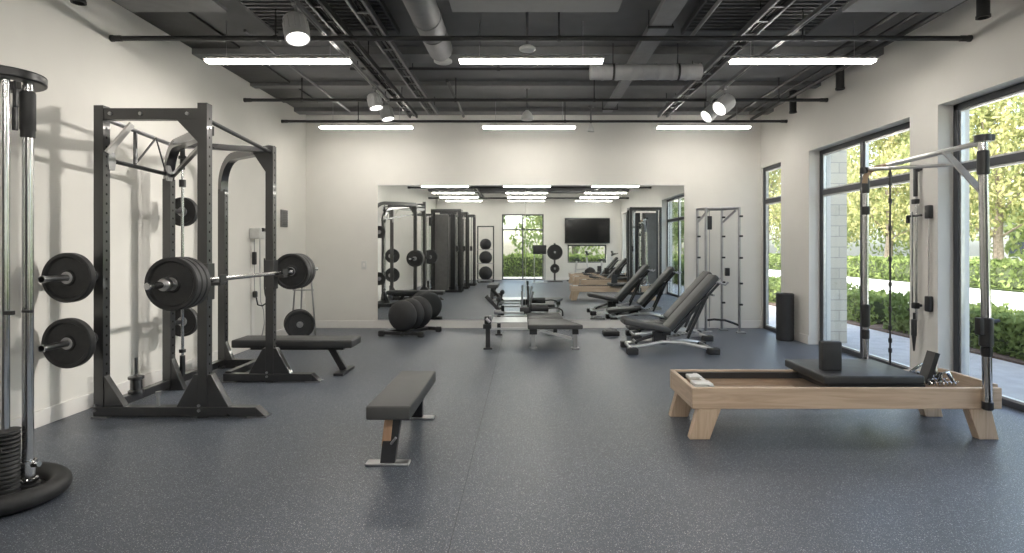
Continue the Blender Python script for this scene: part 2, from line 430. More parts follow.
# ------------------------------------------------------------------ ceiling
n = 1
for y, wd, dp in ((-2.6, .3, .10), (0.2, .3, .10), (3.2, .3, .1), (6.28, .30, .09), (7.5, .14, .06), (8.95, .22, .06)):
    struct('trim_%d' % n, MB().span((XL, y-wd/2, ZC-dp), (XR, y+wd/2, ZC)), M['beam'], 0.004); n += 1
struct('trim_%d' % n, MB().span((XL, 4.75, ZC-.025), (-3.12, 8.45, ZC)), M['pipe'], 0.004)
def ribbed(x0, x1, y0, y1, z):
    m = MB(); m.span((x0, y0, z+.03), (x1, y1, z+.045)); k = int((y1-y0)/.075)
    for i in range(k): m.span((x0, y0+i*.075, z), (x1, y0+i*.075+.03, z+.03))
    m.span((x0-.02, y0, z-.004), (x0, y1, z+.05)); m.span((x1, y0, z-.004), (x1+.02, y1, z+.05))
    return m
tag(ribbed(-2.42, -1.25, 3.45, 5.5, 3.44).build('ribbed_ceiling_panel', M['rib']), 'ribbed dark metal deck panel overhead on the rack side of the ceiling', 'ceiling panel', 'ribbed deck panels')
tag(ribbed(1.55, 2.75, 3.45, 5.5, 3.44).build('ribbed_ceiling_panel', M['rib']), 'ribbed dark metal deck panel overhead on the window side of the ceiling', 'ceiling panel', 'ribbed deck panels')
for x0, x1, nm in ((-.61, .78, 'above the middle of the room'), (2.66, 3.52, 'near the window wall'), (-3.3, -2.5, 'beside the left wall')):
    m = MB().span((x0, 3.1, 3.32), (x1, 4.7, 3.36))
    o = thing('acoustic_panel', 'flat grey acoustic panel hung %s' % nm, 'ceiling panel', ((x0+x1)/2, 3.9, 3.32), group='flat acoustic panels', world=True)
    m.build('panel', M['panel'] if x0 > -3 else M['beam'], o, bevel=.004)
    h = MB()
    for x in (x0+.1, x1-.1):
        for y in (3.25, 4.55): h.tube((x, y, 3.36), (x, y, ZC), .004, 6)
    h.build('hanger', M['steel'], o)
def pipe(y, z, r, label, hang):
    o = thing('sprinkler_pipe', label, 'pipe', (0, y, z), group='pipes across the ceiling', world=True)
    MB().tube((XL+.015, y, z), (XR-.015, y, z), r).build('pipe', M['pipe'], o)
    e = MB()
    for x, d in ((XL, 1), (XR, -1)): e.tube((x, y, z), (x+d*.02, y, z), r*1.35, 16); e.tube((x+d*.02, y, z), (x+d*.09, y, z), r*1.2, 14)
    e.build('end_flange', M['pipe'], o)
    c = MB()
    for x in hang: c.tube((x, y, z), (x, y, ZC), .007, 8); c.tube((x-.015, y, z), (x+.015, y, z), r*1.3, 14)
    c.build('hanger', M['pipe'], o)
pipe(4.94, 3.19, .022, 'black ceiling pipe crossing wall to wall closest to the camera', (-2.2, 0.3, 2.45))
pipe(7.28, 3.26, .021, 'black ceiling pipe crossing wall to wall behind the paired spotlights', (-2.9, -.9, .9, 3.3))
pipe(8.40, 3.235, .019, 'black ceiling pipe crossing wall to wall just before the mirror wall', (-2.5, .6, 2.7))
o = thing('ceiling_conduit', 'thin black conduit crossing between the cable ladders behind the centre light', 'pipe', (0, 6.35, 3.37), world=True)
MB().tube((-1.98, 6.35, 3.37), (2.0, 6.35, 3.37), .016).build('conduit', M['pipe'], o)
m = MB()
for x in (-1.9, -.3, 1.9): m.tube((x, 6.35, 3.37), (x, 6.35, ZC), .006, 6); m.tube((x-.02, 6.35, 3.37), (x+.02, 6.35, 3.37), .024, 12)
m.build('hanger', M['pipe'], o)
pipe(1.2, 3.2, .028, 'black ceiling pipe crossing the middle of the room in the mirror', (-2.2, 2.4))
pipe(-2.55, 3.2, .028, 'black ceiling pipe near the television wall in the mirror', (-2.2, 2.4))
# cable trays (ladders) along the room
def tray(x, z, y0, y1, wd, label, m):
    o = thing('cable_tray', label, 'cable tray', (x, (y0+y1)/2, z), group='cable trays along the ceiling', world=True)
    for s in (-1, 1): MB().span((x+s*wd/2-.012, y0, z-.03), (x+s*wd/2+.012, y1, z+.03)).build('rail', m, o, bevel=.003)
    r = MB(); k = int((y1-y0)/.3)
    for i in range(k): r.span((x-wd/2, y0+.1+i*.3, z-.02), (x+wd/2, y0+.13+i*.3, z-.008))
    r.build('rung', m, o)
    c = MB()
    for q in (-.25, .05, .28): c.path([(x+q*wd, y0+(y1-y0)*i/24, z+.004+.003*math.sin(i*1.7+q*9)) for i in range(25)], .009, 6)
    c.build('cable', M['pipe'], o)
    h = MB()
    for i in range(int((y1-y0)/1.6)+1):
        for s in (-1, 1): h.tube((x+s*wd/2, y0+.2+i*1.6, z), (x+s*wd/2, y0+.2+i*1.6, ZC), .005, 6)
    h.build('hanger', M['pipe'], o)
tray(-1.70, 3.345, -3.9, 8.55, .10, 'black cable ladder running to the mirror wall on the rack side', M['pipe'])
tray(-1.39, 3.38, 3.2, 8.5, .13, 'grey cable ladder beside the black one on the rack side', M['track'])
tray(2.085, 3.345, 3.0, 8.5, .13, 'grey cable ladder running to the mirror wall on the window side', M['track'])
def track(x, z, y0, y1, label):
    o = thing('lighting_track', label, 'lighting track', (x, (y0+y1)/2, z), group='lighting tracks', world=True)
    MB().span((x-.02, y0, z-.018), (x+.02, y1, z+.018)).build('rail', M['track'], o, bevel=.003)
    MB().span((x-.007, y0+.02, z-.0195), (x+.007, y1-.02, z-.0175)).build('slot', M['pipe'], o)
    h = MB()
    for i in range(int((y1-y0)/1.5)+1): h.tube((x, y0+.3+i*1.5, z), (x, y0+.3+i*1.5, ZC), .005, 6)
    h.build('hanger', M['pipe'], o)
track(-1.77, 3.242, 2.3, 7.23, 'grey lighting track holding spotlights on the rack side')
track(2.36, 3.25, -2.0, 7.22, 'grey lighting track holding spotlights on the window side')
def longpipe(x, z, r, y0, y1, label, m, cat='pipe'):
    o = tag(MB().tube((x, y0, z), (x, y1, z), r, 12).build('conduit', m), label, cat, 'conduits along the ceiling'); return solo(o, (x, (y0+y1)/2, z))
longpipe(3.64, 3.405, .024, 2.6, 9.0, 'dark conduit running along the ceiling closest to the window wall', M['pipe'])
longpipe(3.45, 3.405, .016, 2.6, 8.6, 'thin dark conduit, middle of three beside the window wall', M['pipe'])
longpipe(3.26, 3.405, .020, 2.6, 9.1, 'dark conduit, innermost of three beside the window wall', M['pipe'])
longpipe(-2.60, 3.36, .014, 5.2, 8.3, 'thin grey conduit above the power rack', M['track'])
longpipe(1.62, 3.40, .018, 3.6, 5.6, 'short grey conduit overhead between the flat channel and the ribbed panel', M['track'])
longpipe(-.92, 3.31, .020, 6.6, 8.4, 'short black conduit between the two middle ceiling pipes', M['pipe'])
# flat channel
o = thing('ceiling_channel', 'flat grey metal channel running along the ceiling right of the middle panel', 'cable channel', (1.16, 5.9, 3.3), world=True)
MB().span((1.165, 3.2, 3.40), (1.355, 6.6, 3.46)).span((1.19, 6.6, 3.41), (1.33, 8.6, 3.45)).build('channel', M['duct'], o, bevel=.004)
h = MB()
for y in (3.6, 5.2, 6.8, 8.3):
    for x in (1.15, 1.37): h.tube((x, y, 3.38), (x, y, ZC), .005, 6)
    h.span((1.14, y-.012, 3.382), (1.38, y+.012, 3.399))
h.build('hanger', M['pipe'], o)
# round ducts
o = thing('air_duct', 'round grey air duct running toward the camera left of the middle panel', 'air duct', (-.86, 3.9, 3.36), group='round air ducts', world=True)
prof = [(.0, 0), (.115, 0), (.125, .015), (.125, .8), (.132, .8), (.132, .83), (.125, .83), (.125, 2.35), (0, 2.35)]
MB().lathe(prof, (-.86, 5.7, 3.36), (0, -1, 0), 28).build('duct_body', M['duct'], o)
h = MB()
for y in (3.7, 5.2): h.lathe([(.13, -.015), (.13, .015)], (-.86, y, 3.36), (0, 1, 0), 28); h.tube((-.86, y, 3.48), (-.86, y, ZC), .006, 6)
h.build('strap', M['pipe'], o)
o = thing('air_duct', 'ribbed silver air duct lying across the ceiling behind the centre light', 'air duct', (1.28, 6.05, 3.24), group='round air ducts', world=True)
prof = [(0, 0), (.075, 0)]
for i in range(8): prof += [(.083, .01+i*.15), (.083, .12+i*.15), (.088, .13+i*.15), (.088, .145+i*.15)]
prof += [(.075, 1.2), (0, 1.2)]
MB().lathe(prof, (.70, 6.05, 3.24), (1, 0, 0), 28).build('duct_body', M['ductlight'], o)
h = MB()
for x in (.95, 1.65): h.lathe([(.092, -.012), (.092, .012)], (x, 6.05, 3.24), (1, 0, 0), 28); h.tube((x, 6.05, 3.33), (x, 6.05, ZC), .005, 6)
h.build('strap', M['pipe'], o)
# tube lights
def tube_light(x, y, label):
    L = 1.40; z = 3.15
    o = thing('tube_light', label, 'light', (x, y, z), group='tube lights')
    MB().rbox((0, 0, .034), (L, .06, .030), .006).rbox((0, 0, .0185), (L+.01, .125, .006), .0025).build('housing', M['white'], o)
    MB().rbox((0, 0, .003), (L-.01, .095, .022), .010).build('diffuser', M['lamp'], o)
    h = MB()
    for s in (-1, 1): h.tube((s*L*.36, 0, .05), (s*L*.36, 0, ZC-z), .003, 6)
    h.build('hanger', M['steel'], o)
rowname = {8.47: 'in the back row by the mirror wall', 5.45: 'in the row crossing the middle of the ceiling'}
for y in (8.47, 5.45, 1.9, -0.1, -1.75, -3.35):
    for x, cn in ((-2.40, 'rack-side'), (.06, 'centre'), (2.70, 'window-side')):
        if y in rowname: lab = 'glowing linear tube light, %s one %s' % (cn, rowname[y])
        else: lab = 'glowing %s tube light, %s row reflected in the mirror' % (cn, {1.9: 'uppermost', -.1: 'second', -1.75: 'third', -3.35: 'lowest'}[y])
        tube_light(x, y, lab)
# spotlights on tracks
def spot(x, y, z, tilt, label, s=1.0):
    o = thing('track_spotlight', label, 'spotlight', (x, y, z), group='track spotlights')
    d = V((tilt[0], tilt[1], -1)).normalized(); c = V((0, 0, -.16*s))
    r = .078*s
    MB().lathe([(0, -.085*s), (r*.8, -.085*s), (r*.98, -.07*s), (r, -.02*s), (r*1.04, .075*s), (r*1.06, .085*s), (r*.94, .085*s), (r*.94, .06*s)], c, d, 28).build('lamp_head', M['alu'], o); hd = KIDS(o)[0]
    MB().lathe([(r*.94, .062*s), (0, .066*s)], c, d, 28).build('lens', M['spotlamp'], hd)
    f = MB()
    for k in range(12):
        a = 2*PI*k/12; e, p, q = f.frame(d); f.bar(c+(p*math.cos(a)+q*math.sin(a))*r-d*.05*s, c+(p*math.cos(a)+q*math.sin(a))*r*1.02+d*.04*s, .006, .012)
    f.build('cooling_fins', M['alu'], hd, split=False)
    MB().tube((0, 0, -.075*s), (0, 0, -.012), .012, 10).box((0, 0, -.01), (.035, .09, .03)).build('stem', M['track'], o)
spot(-1.77, 4.33, 3.225, (.25, -.25), 'large silver track spotlight closest to the camera', 1.15)
spot(-1.77, 6.60, 3.225, (.25, -.1), 'silver track spotlight above the rack-side back light, nearer of its pair', 1.0)
spot(-1.77, 7.17, 3.225, (.25, -.1), 'silver track spotlight above the rack-side back light, farther of its pair', 1.0)
spot(2.36, 7.10, 3.23, (-1.2, -.30), 'silver track spotlight above the window-side back light, farther of its pair', 1.1)
spot(2.36, 6.62, 3.23, (-1.2, -.45), 'silver track spotlight above the window-side back light, nearer of its pair', 1.2)
# cylinder downlights
for x, y, lab in ((3.78, 4.62, 'closest to the camera above the big window'), (3.78, 6.72, 'above the middle window'), (3.78, 7.90, 'farthest away, near the mirror wall'), (-3.46, 4.34, 'alone on the left wall side')):
    o = thing('cylinder_downlight', 'black cylinder downlight on the ceiling %s' % lab, 'downlight', (x, y, ZC), group='black cylinder downlights')
    MB().lathe([(0, 0), (.05, 0), (.05, -.02), (.046, -.02), (.046, -.29), (.052, -.29), (.052, -.31), (.04, -.31), (.036, -.27)], (0, 0, 0), (0, 0, 1), 24).build('housing', M['pipe'], o); hs_ = KIDS(o)[0]
    MB().lathe([(.037, -.272), (0, -.272)], (0, 0, 0), (0, 0, 1), 20).build('reflector', M['steel'], hs_)
# pendants / detectors
def pendant(x, y, zb, r, label, cone):
    o = thing('ceiling_sensor', label, 'ceiling sensor', (x, y, zb), group='sensors on ceiling stems')
    MB().tube((0, 0, .03), (0, 0, ZC-zb), .014, 12).build('stem', M['track'], o)
    MB().lathe([(0, ZC-zb), (.045, ZC-zb), (.045, ZC-zb-.02), (.014, ZC-zb-.03)], (0, 0, 0), (0, 0, 1), 20).build('ceiling_cup', M['track'], o)
    pr = [(0, 0), (r*.8, 0), (r, .012), (r, .025), (r*.75, .04), (0, .045)] if not cone else [(0, 0), (r, 0), (r*1.02, .03), (r*.7, .09), (.02, .13), (0, .13)]
    MB().lathe(pr, (0, 0, 0), (0, 0, 1), 28).build('head', M['detector'], o)
pendant(.02, 4.97, 3.09, .072, 'white disc sensor on a ceiling stem before the centre light', False)
pendant(.03, 7.70, 3.10, .085, 'small cone-shaped ceiling sensor above the mirror, over the centre back light', True)
pendant(1.03, 8.75, 3.15, .05, 'tiny white ceiling sensor at the end of the flat channel', True)
o = thing('smoke_detector', 'flat white smoke detector on the ceiling left of the centre light', 'smoke detector', (-.9, 6.15, 3.37))
MB().tube((0, 0, .04), (0, 0, .18), .012, 8).build('stem', M['track'], o)
MB().lathe([(0, 0), (.08, 0), (.1, .012), (.1, .03), (.06, .045), (0, .045)], (0, 0, 0), (0, 0, 1), 28).build('head', M['detector'], o)

# ------------------------------------------------------------------ mirror, wall fittings
for x0, x1, lab in ((-2.45, .006, 'tall frameless wall mirror panel on the rack side of the seam'), (.012, 2.65, 'tall frameless wall mirror panel on the window side of the seam')):
    o = thing('wall_mirror', lab, 'mirror', ((x0+x1)/2, YB-.008, .14), group='wall mirror panels', world=True)
    MB().span((x0, YB-.012, .14), (x1, YB-.002, 2.375)).build('mirror_glass', M['mirror'], o)
    m = MB().span((x0, YB-.016, 2.375), (x1, YB-.001, 2.387)).span((x0, YB-.016, .128), (x1, YB-.001, .14)); m.build('edge_clip', M['alu'], o)
m = MB().rbox((-2.68, YB-.006, 1.05), (.085, .012, .14), .004)
o = thing('light_switch', 'small white switch plate on the wall left of the mirror', 'switch', (-2.68, YB, 1.05), world=True)
m.build('plate', M['detector'], o); MB().rbox((-2.68, YB-.014, 1.05), (.03, .008, .06), .003).build('rocker', M['white'], o)
o = thing('wall_vent', 'small grey louvred vent high on the left wall beyond the rack', 'vent', (XL, 8.46, 1.78), world=True)
MB().span((XL, 8.35, 1.65), (XL+.02, 8.57, 1.91)).build('plate', M['shroud'], o, bevel=.004)
m = MB()
for i in range(9): m.box((XL+.022, 8.46, 1.672+i*.027), (.012, .19, .014), Matrix.Rotation(.5, 3, 'Y'))
m.build('louvres', M['duct'], o, split=False)
# wall cable column
y0 = 7.48
o = thing('wall_cable_unit', 'white wall-mounted pulley unit with hanging cables beyond the rack', 'cable unit', (XL, y0, .35), world=True)
MB().rbox((XL+.075, y0, 1.53), (.15, .16, .15), .02).build('pulley_box', M['detector'], o)
MB().tube((XL+.16, y0-.03, 1.58), (XL+.16, y0+.03, 1.58), .025, 14).tube((XL+.14, y0, 1.56), (XL+.17, y0, 1.585), .012, 8).build('pulley_knob', M['black'], o)
m = MB()
m.path([(XL+.05, y0-.03, 1.46), (XL+.05, y0-.03, 1.1), (XL+.05, y0-.03, .72)], .006, 8)
m.path([(XL+.10, y0+.02, 1.46), (XL+.10, y0+.02, 1.0), (XL+.11, y0+.02, .62), (XL+.15, y0+.02, .5), (XL+.16, y0+.02, .32), (XL+.13, y0+.02, .18), (XL+.1, y0, .06)], .006, 8)
m.build('cable', M['steel'], o)
MB().rbox((XL+.05, y0-.03, 1.20), (.05, .05, .17), .012).rbox((XL+.06, y0-.03, .72), (.06, .05, .09), .02).build('grip', M['black'], o)
MB().path([(XL+.18, y0-.02, 1.20), (XL+.18, y0-.02, .80), (XL+.19, y0-.02, .72), (XL+.21, y0-.02, .66), (XL+.2, y0-.02, .6), (XL+.15, y0-.02, .565), (XL+.09, y0-.02, .58), (XL+.07, y0-.02, .68)], .010, 8).build('hook', M['black'], o)
MB().span((XL, y0-.04, .02), (XL+.02, y0+.04, 1.5)).build('back_plate', M['white'], o, bevel=.004)

# ------------------------------------------------------------------ plates
def plate_bm(r, t):
    return MB().lathe([(.027, -t*.38), (r*.30, -t*.38), (r*.33, -t*.22), (r*.80, -t*.22), (r*.86, -t*.5), (r*.965, -t*.5), (r, -t*.36), (r, t*.36), (r*.965, t*.5), (r*.86, t*.5), (r*.80, t*.22), (r*.33, t*.22), (r*.30, t*.38), (.027, t*.38), (.027, -t*.38)], (0, 0, 0), (0, 1, 0), 44)
PL = {}
def plate(r, t, loc, label, rz=0, group='weight plates'):
    key = (r, t)
    if key not in PL:
        o = thing('weight_plate', label, 'weight plate', loc, rz, group)
        dsc = plate_bm(r, t).build('disc', M['rubber'], o)
        MB().lathe([(.026, -t*.40), (.044, -t*.40), (.047, -t*.36), (.047, t*.36), (.044, t*.40), (.026, t*.40), (.026, -t*.4)], (0, 0, 0), (0, 1, 0), 28).build('hub', M['steel'], dsc)
        PL[key] = o; return o
    return dup(PL[key], loc, rz, label, group)

# ------------------------------------------------------------------ power rack
rack = thing('power_rack', 'large black power rack with arched rear uprights along the left wall', 'power rack', (-2.95, 5.2, 0), world=True)
PX, BX = -2.55, -3.37          # front posts, rear posts
YN, YM, YR, YFAR = 4.46, 5.30, 6.25, 5.62
PW = .075
def post(x, y, z0, z1, holes=True):
    m = MB(); m.box((x, y, (z0+z1)/2), (PW, PW, z1-z0))
    m.k = 1
    z = z0+.12
    while z < z1-.05 and holes:
        m.disc((x+PW/2+.0006, y, z), (1, 0, 0), .0105, 10); m.disc((x-PW/2-.0006, y, z), (-1, 0, 0), .0105, 10)
        z += .075
    return m
up1 = post(PX, YN, .0, 2.49).build('front_upright', [M['post'], M['hole']], rack)
up2 = post(PX, YFAR, .0, 2.36).build('front_upright', [M['post'], M['hole']], rack)
post(BX, YN, .0, 2.47).build('rear_upright', [M['post'], M['hole']], rack)
def arch(y0, xe, ye, ztop, zc):
    m = post(BX, y0, 0, zc); m.k = 0
    d = V((xe-BX, ye-y0, 0)); L = d.length; d.normalize(); R = .30
    pts = [V((BX, y0, zc-.02))]
    for i in range(11):
        a = PI/2*i/10
        pts.append(V((BX, y0, 0))+d*(R*(1-math.cos(a)))+V((0, 0, ztop-R+R*math.sin(a))))
    pts.append(V((xe, ye, ztop)))
    m.ribbon(pts, PW, PW, (d.y, -d.x, 0))
    return m
arch(YM, PX+.0, YN+.06, 2.29, 1.99).build('arched_upright', [M['post'], M['hole']], rack)
arch(YR, PX+.0, YFAR+.02, 2.335, 1.99).build('arched_upright', [M['post'], M['hole']], rack)
# near frame top beam with gussets
m = MB(); m.span((BX, YN-.03, 2.36), (PX, YN+.03, 2.45)).build('top_beam', M['post'], rack, bevel=.004)
m = MB()
for x, s in ((PX-PW/2, -1),): m.prism([(x, YN-.033, 2.36), (x, YN-.033, 2.18), (x+s*.17, YN-.033, 2.36)], (0, .012, 0))
m.build('gusset_plate', [M['post']], rack)
tag(MB().bar((BX+.045, YN+.0, 2.10), (BX+.20, YN+.06, 2.345), .02, .06, (0, 1, 0)).build('steel_bracket', M['white'], rack, bevel=.003), 'steel corner bracket coloured white as if lit')  # white paint stands in for the light falling on this steel bracket
m = MB()
for x in (BX+.09, BX+.33, PX-.12):
    m.tube((x, YN-.03, 2.405), (x, YN-.042, 2.405), .014, 8)
for y, x in ((YN, PX), (YN, BX), (YFAR, PX)):
    for z in (.06, .10): m.tube((x-.02, y-.045, z), (x-.02, y-.055, z), .012, 8)
m.build('bolt', M['steel'], rack)
# far frame top beam, joins middle arch
MB().bar((PX, YFAR, 2.32), (BX+.12, YM+.02, 2.32), .06, .055).build('top_beam', M['post'], rack, bevel=.004)
MB().prism([(PX-PW/2, YFAR-.036, 2.34), (PX-PW/2, YFAR-.036, 2.10), (PX-.2, YFAR-.036, 2.34)], (0, .012, 0)).build('gusset_plate', M['post'], rack)
# depth bars
MB().tube((PX, YN+.03, 2.37), (PX, YFAR-.03, 2.30), .018).tube((PX, YN+.03, 2.37), (PX+.0, YN+.035, 2.37), .03).build('pull_up_bar', M['post'], rack)
MB().tube((BX+.02, YN+.03, 2.37), (BX+.04, YM, 2.31), .018).build('pull_up_bar', M['steel'], rack)
MB().tube((BX+.02, YN+.03, 2.05), (BX+.02, YM-.03, 2.03), .018).build('side_bar', M['post'], rack)
m = MB()
for y in (YN+.05, YM-.05): m.prism([(BX+.045, y-.03, 1.97), (BX+.045, y+.03, 1.97), (BX+.045, y+.045, 2.04), (BX+.045, y+.03, 2.11), (BX+.045, y-.03, 2.11), (BX+.045, y-.045, 2.04)], (-.02, 0, 0))
m.build('bar_bracket', M['steel'], rack)
# hanging triangle handles (pull-up grips)
m = MB(); a = V((BX+.03, YN+.42, 2.33))
m.tube(a+V((0, -.08, .0)), a+V((0, -.08, -.27)), .016); m.tube(a+V((0, -.06, -.25)), a+V((.02, .16, .0)), .009); m.tube(a+V((.02, .16, 0)), a+V((.02, .30, -.3)), .007)
m.build('hanging_handle', M['post'], rack)
m = MB(); m.bar((BX+.05, YM-.02, 2.02), (PX-.05, YN+.08, 2.20), .03, .03); m.build('diagonal_brace', M['post'], rack)
# bases
def base(y, x0, x1, nm):
    m = MB(); m.span((x0, y-.04, 0.012), (x1, y+.04, .085))
    m.prism([(x1, y-.04, .012), (x1, y-.04, .085), (x1+.08, y-.04, .012)], (0, .08, 0)); m.build('base_beam', M['post'], rack, bevel=.004)
    g = MB()
    for s in (1, -1):
        g.prism([(PX+s*PW/2, y-.036, .085), (PX+s*PW/2, y-.036, .34), (PX+s*(PW/2+.03), y-.036, .34), (PX+s*(PW/2+.17), y-.036, .085)], (0, .072, 0))
    g.build('foot_gusset', M['post'], rack, bevel=.004)
    MB().span((x1-.06, y-.05, 0), (x1+.09, y+.05, .012)).span((x0-.01, y-.05, 0), (x0+.12, y+.05, .012)).build('foot_pad', M['steel'], rack)
base(YN, BX-.04, PX+.42, 'near')
base(YFAR, PX-.46, PX+.42, 'far')
g = MB(); g.prism([(BX+PW/2, YN-.03, .085), (BX+PW/2, YN-.03, .33), (BX+PW/2+.16, YN-.03, .085)], (0, .06, 0)); g.build('foot_gusset', M['post'], rack, bevel=.004)
MB().span((BX-.035, YN+.04, .03), (BX+.035, YR+.04, .10)).build('rear_rail', M['post'], rack, bevel=.004)
MB().span((BX, YR-.035, .03), (PX-.4, YR+.035, .10)).bar((PX-.43, YFAR, .065), (PX-.43, YR+.03, .065), .06, .07).build('rear_crossmember', M['post'], rack, bevel=.004)
g = MB()
for y in (YM, YR):
    g.prism([(BX-.03, y+.036, .10), (BX-.03, y+.036, .32), (BX-.03, y+.17, .10)], (.06, 0, 0)); g.prism([(BX+.036, y-.03, .0), (BX+.036, y-.03, .3), (BX+.16, y-.03, .0)], (0, .06, 0))
g.build('foot_gusset', M['post'], rack, bevel=.004)
# j hooks and band pegs
for y in (YN, YFAR):
    x = PX+PW/2
    j = MB(); j.span((x+.002, y-.05, .93), (x+.014, y+.05, 1.22)); j.span((x+.014, y-.045, 1.045), (x+.11, y+.045, 1.072)); j.span((x+.10, y-.045, 1.072), (x+.115, y+.045, 1.13))
    j.span((PX-.05, y-PW/2-.014, .95), (x+.014, y-PW/2-.002, 1.22)); j.build('bar_hook', M['post'], up1 if y == YN else up2, bevel=.003)
m = MB(); m.lathe([(0, 0), (.06, 0), (.06, .02), (.045, .03), (.045, .11), (.06, .12), (.06, .14), (.02, .15), (.012, .16), (.012, .30), (0, .30)], (BX+.03, YN+.35, .10), (0, 0, 1), 20); m.build('band_peg', M['post'], rack)
m = MB(); m.tube((BX+.45, YN, .085), (BX+.45, YN, .17), .014).tube((BX+.45, YN, .17), (BX+.45, YN, .2), .02).build('band_peg', M['steel'], rack)
def peg(p0, p1):
    p0, p1 = V(p0), V(p1); d = (p1-p0).normalized()
    MB().tube(p0, p1, .022, 16).tube(p1-d*.02, p1, .026, 16).tube(p0, p0+d*.012, .05, 16).build('storage_peg', M['steel'], rack)
for z in (1.12, .63): peg((BX-.05, YN-PW/2, z), (BX-.05, 3.96, z))
for z in (1.70, .61): peg((BX-.03, YM+PW/2, z), (BX-.03, YM+.36, z))
plate(.187, .065, (BX-.05, 4.20, 1.12), 'black weight plate on the upper peg of the rack post, close to the camera')
plate(.187, .065, (BX-.05, 4.20, .63), 'black weight plate on the lower peg of the rack post, close to the camera')
plate(.145, .055, (BX-.03, 5.57, 1.70), 'small dark plate on the upper rear peg behind the arched rack post')
plate(.150, .055, (BX-.03, 5.57, .61), 'small dark plate on the lower rear peg behind the arched rack post')
# barbell on the hooks
BXX, BZ = PX+.083, 1.072+.0195
bar = thing('barbell', 'chrome barbell resting on the rack hooks and loaded with black plates', 'barbell', (BXX, 5.1, BZ), world=True)
MB().tube((BXX, 4.22, BZ), (BXX, 5.86, BZ), .019, 16).build('shaft', M['chrome'], bar)
for a, b in ((4.22, 3.66), (5.86, 6.62)):
    s = 1 if b > a else -1
    MB().lathe([(0, 0), (.04, 0), (.04, .025), (.0245, .03), (.0245, abs(b-a)), (.02, abs(b-a)+.006), (0, abs(b-a)+.006)], (BXX, a, BZ), (0, s, 0), 24).build('sleeve', M['chrome'], bar); slv = KIDS(bar)[-1]
    c = 3.86 if s < 0 else 6.12
    MB().lathe([(.024, 0), (.042, 0), (.046, .008), (.046, .035), (.042, .045), (.024, .045)], (BXX, c, BZ), (0, s, 0), 20).build('collar', M['steel'], slv)
T3 = ('innermost', 'middle', 'outermost')
for i, y in enumerate((4.045, 3.985, 3.925)): plate(.188, .056, (BXX, y, BZ), 'large black plate on the near end of the barbell, %s of three' % T3[i], group='plates on the barbell')
for i, y in enumerate((5.93, 6.0, 6.07)): plate(.190, .066, (BXX, y, BZ), 'large black plate on the far end of the barbell, %s of three' % T3[i], group='plates on the barbell')
# upright stored bar
vb = thing('barbell', 'steel bar standing upright on the rear rail behind the rack post', 'barbell', (-3.315, 5.42, .10), world=True)
MB().tube((-3.315, 5.42, .10), (-3.315, 5.42, 2.34), .0135, 12).build('shaft', M['chrome'], vb)
m = MB()
for z0, z1, r in ((.10, .30, .024), (.33, .36, .03), (1.93, 2.0, .03), (2.1, 2.3, .022), (2.20, 2.23, .035)): m.tube((-3.315, 5.42, z0), (-3.315, 5.42, z1), r, 14)
m.tube((-3.315, 5.42, 2.31), (-3.2, 5.42, 2.31), .009, 8); m.build('sleeve', M['black'], vb)

# ------------------------------------------------------------------ flat benches
fb = thing('flat_bench', 'long black flat bench standing behind the far rack post', 'bench', (-2.42, 6.02, 0), world=True)
MB().rbox((-2.45, 6.04, .33), (1.27, .34, .085), .018).build('pad', M['pad'], fb)
MB().span((-2.95, 6.01, .245), (-1.95, 6.07, .295)).build('frame_beam', M['black'], fb, bevel=.004)
for x, s in ((-2.09, 1), (-2.73, -1)):
    m = MB(); m.bar((x, 6.04, .27), (x+s*.14, 6.04, .03), .05, .07); m.span((x+s*.14-.05, 5.84, 0), (x+s*.14+.05, 6.24, .03)); m.build('leg', M['black'], fb, bevel=.004)

cb = thing('flat_bench', 'black flat bench with a tan wood strip on its leg, alone mid-floor', 'bench', (-.83, 3.9, 0), world=True)
MB().rbox((-.83, 3.88, .343), (.270, .98, .086), .012).build('pad', M['padgrey'], cb)
MB().span((-.865, 3.57, .245), (-.795, 4.32, .30)).build('frame_beam', M['black'], cb, bevel=.004)
MB().span((-.90, 3.48, .292), (-.76, 3.55, .301)).span((-.90, 4.2, .292), (-.76, 4.27, .301)).build('pad_bracket', M['black'], cb)
for y, yb in ((3.52, 3.47), (4.26, 4.40)):
    m = MB(); m.prism([(-.875, y-.02, .30), (-.775, y-.02, .30), (-.805, yb-.02, .012), (-.895, yb-.02, .012)], (0, .055, 0)); m.build('leg', M['black'], cb, bevel=.004)
    MB().rbox((-.85, yb+.01, .009), (.27, .075, .018), .006).build('foot_plate', M['steel'], cb)
m = MB(); m.prism([(-.873, 3.490, .30), (-.822, 3.490, .30), (-.835, 3.470, .115), (-.889, 3.470, .115)], (0, .009, 0)); tag(m.build('wood_strip', M['copper'], cb), 'tan wood strip')
MB().tube((-.83, 3.47, .13), (-.795, 3.45, .175), .008, 8).build('lever', M['steel'], cb)

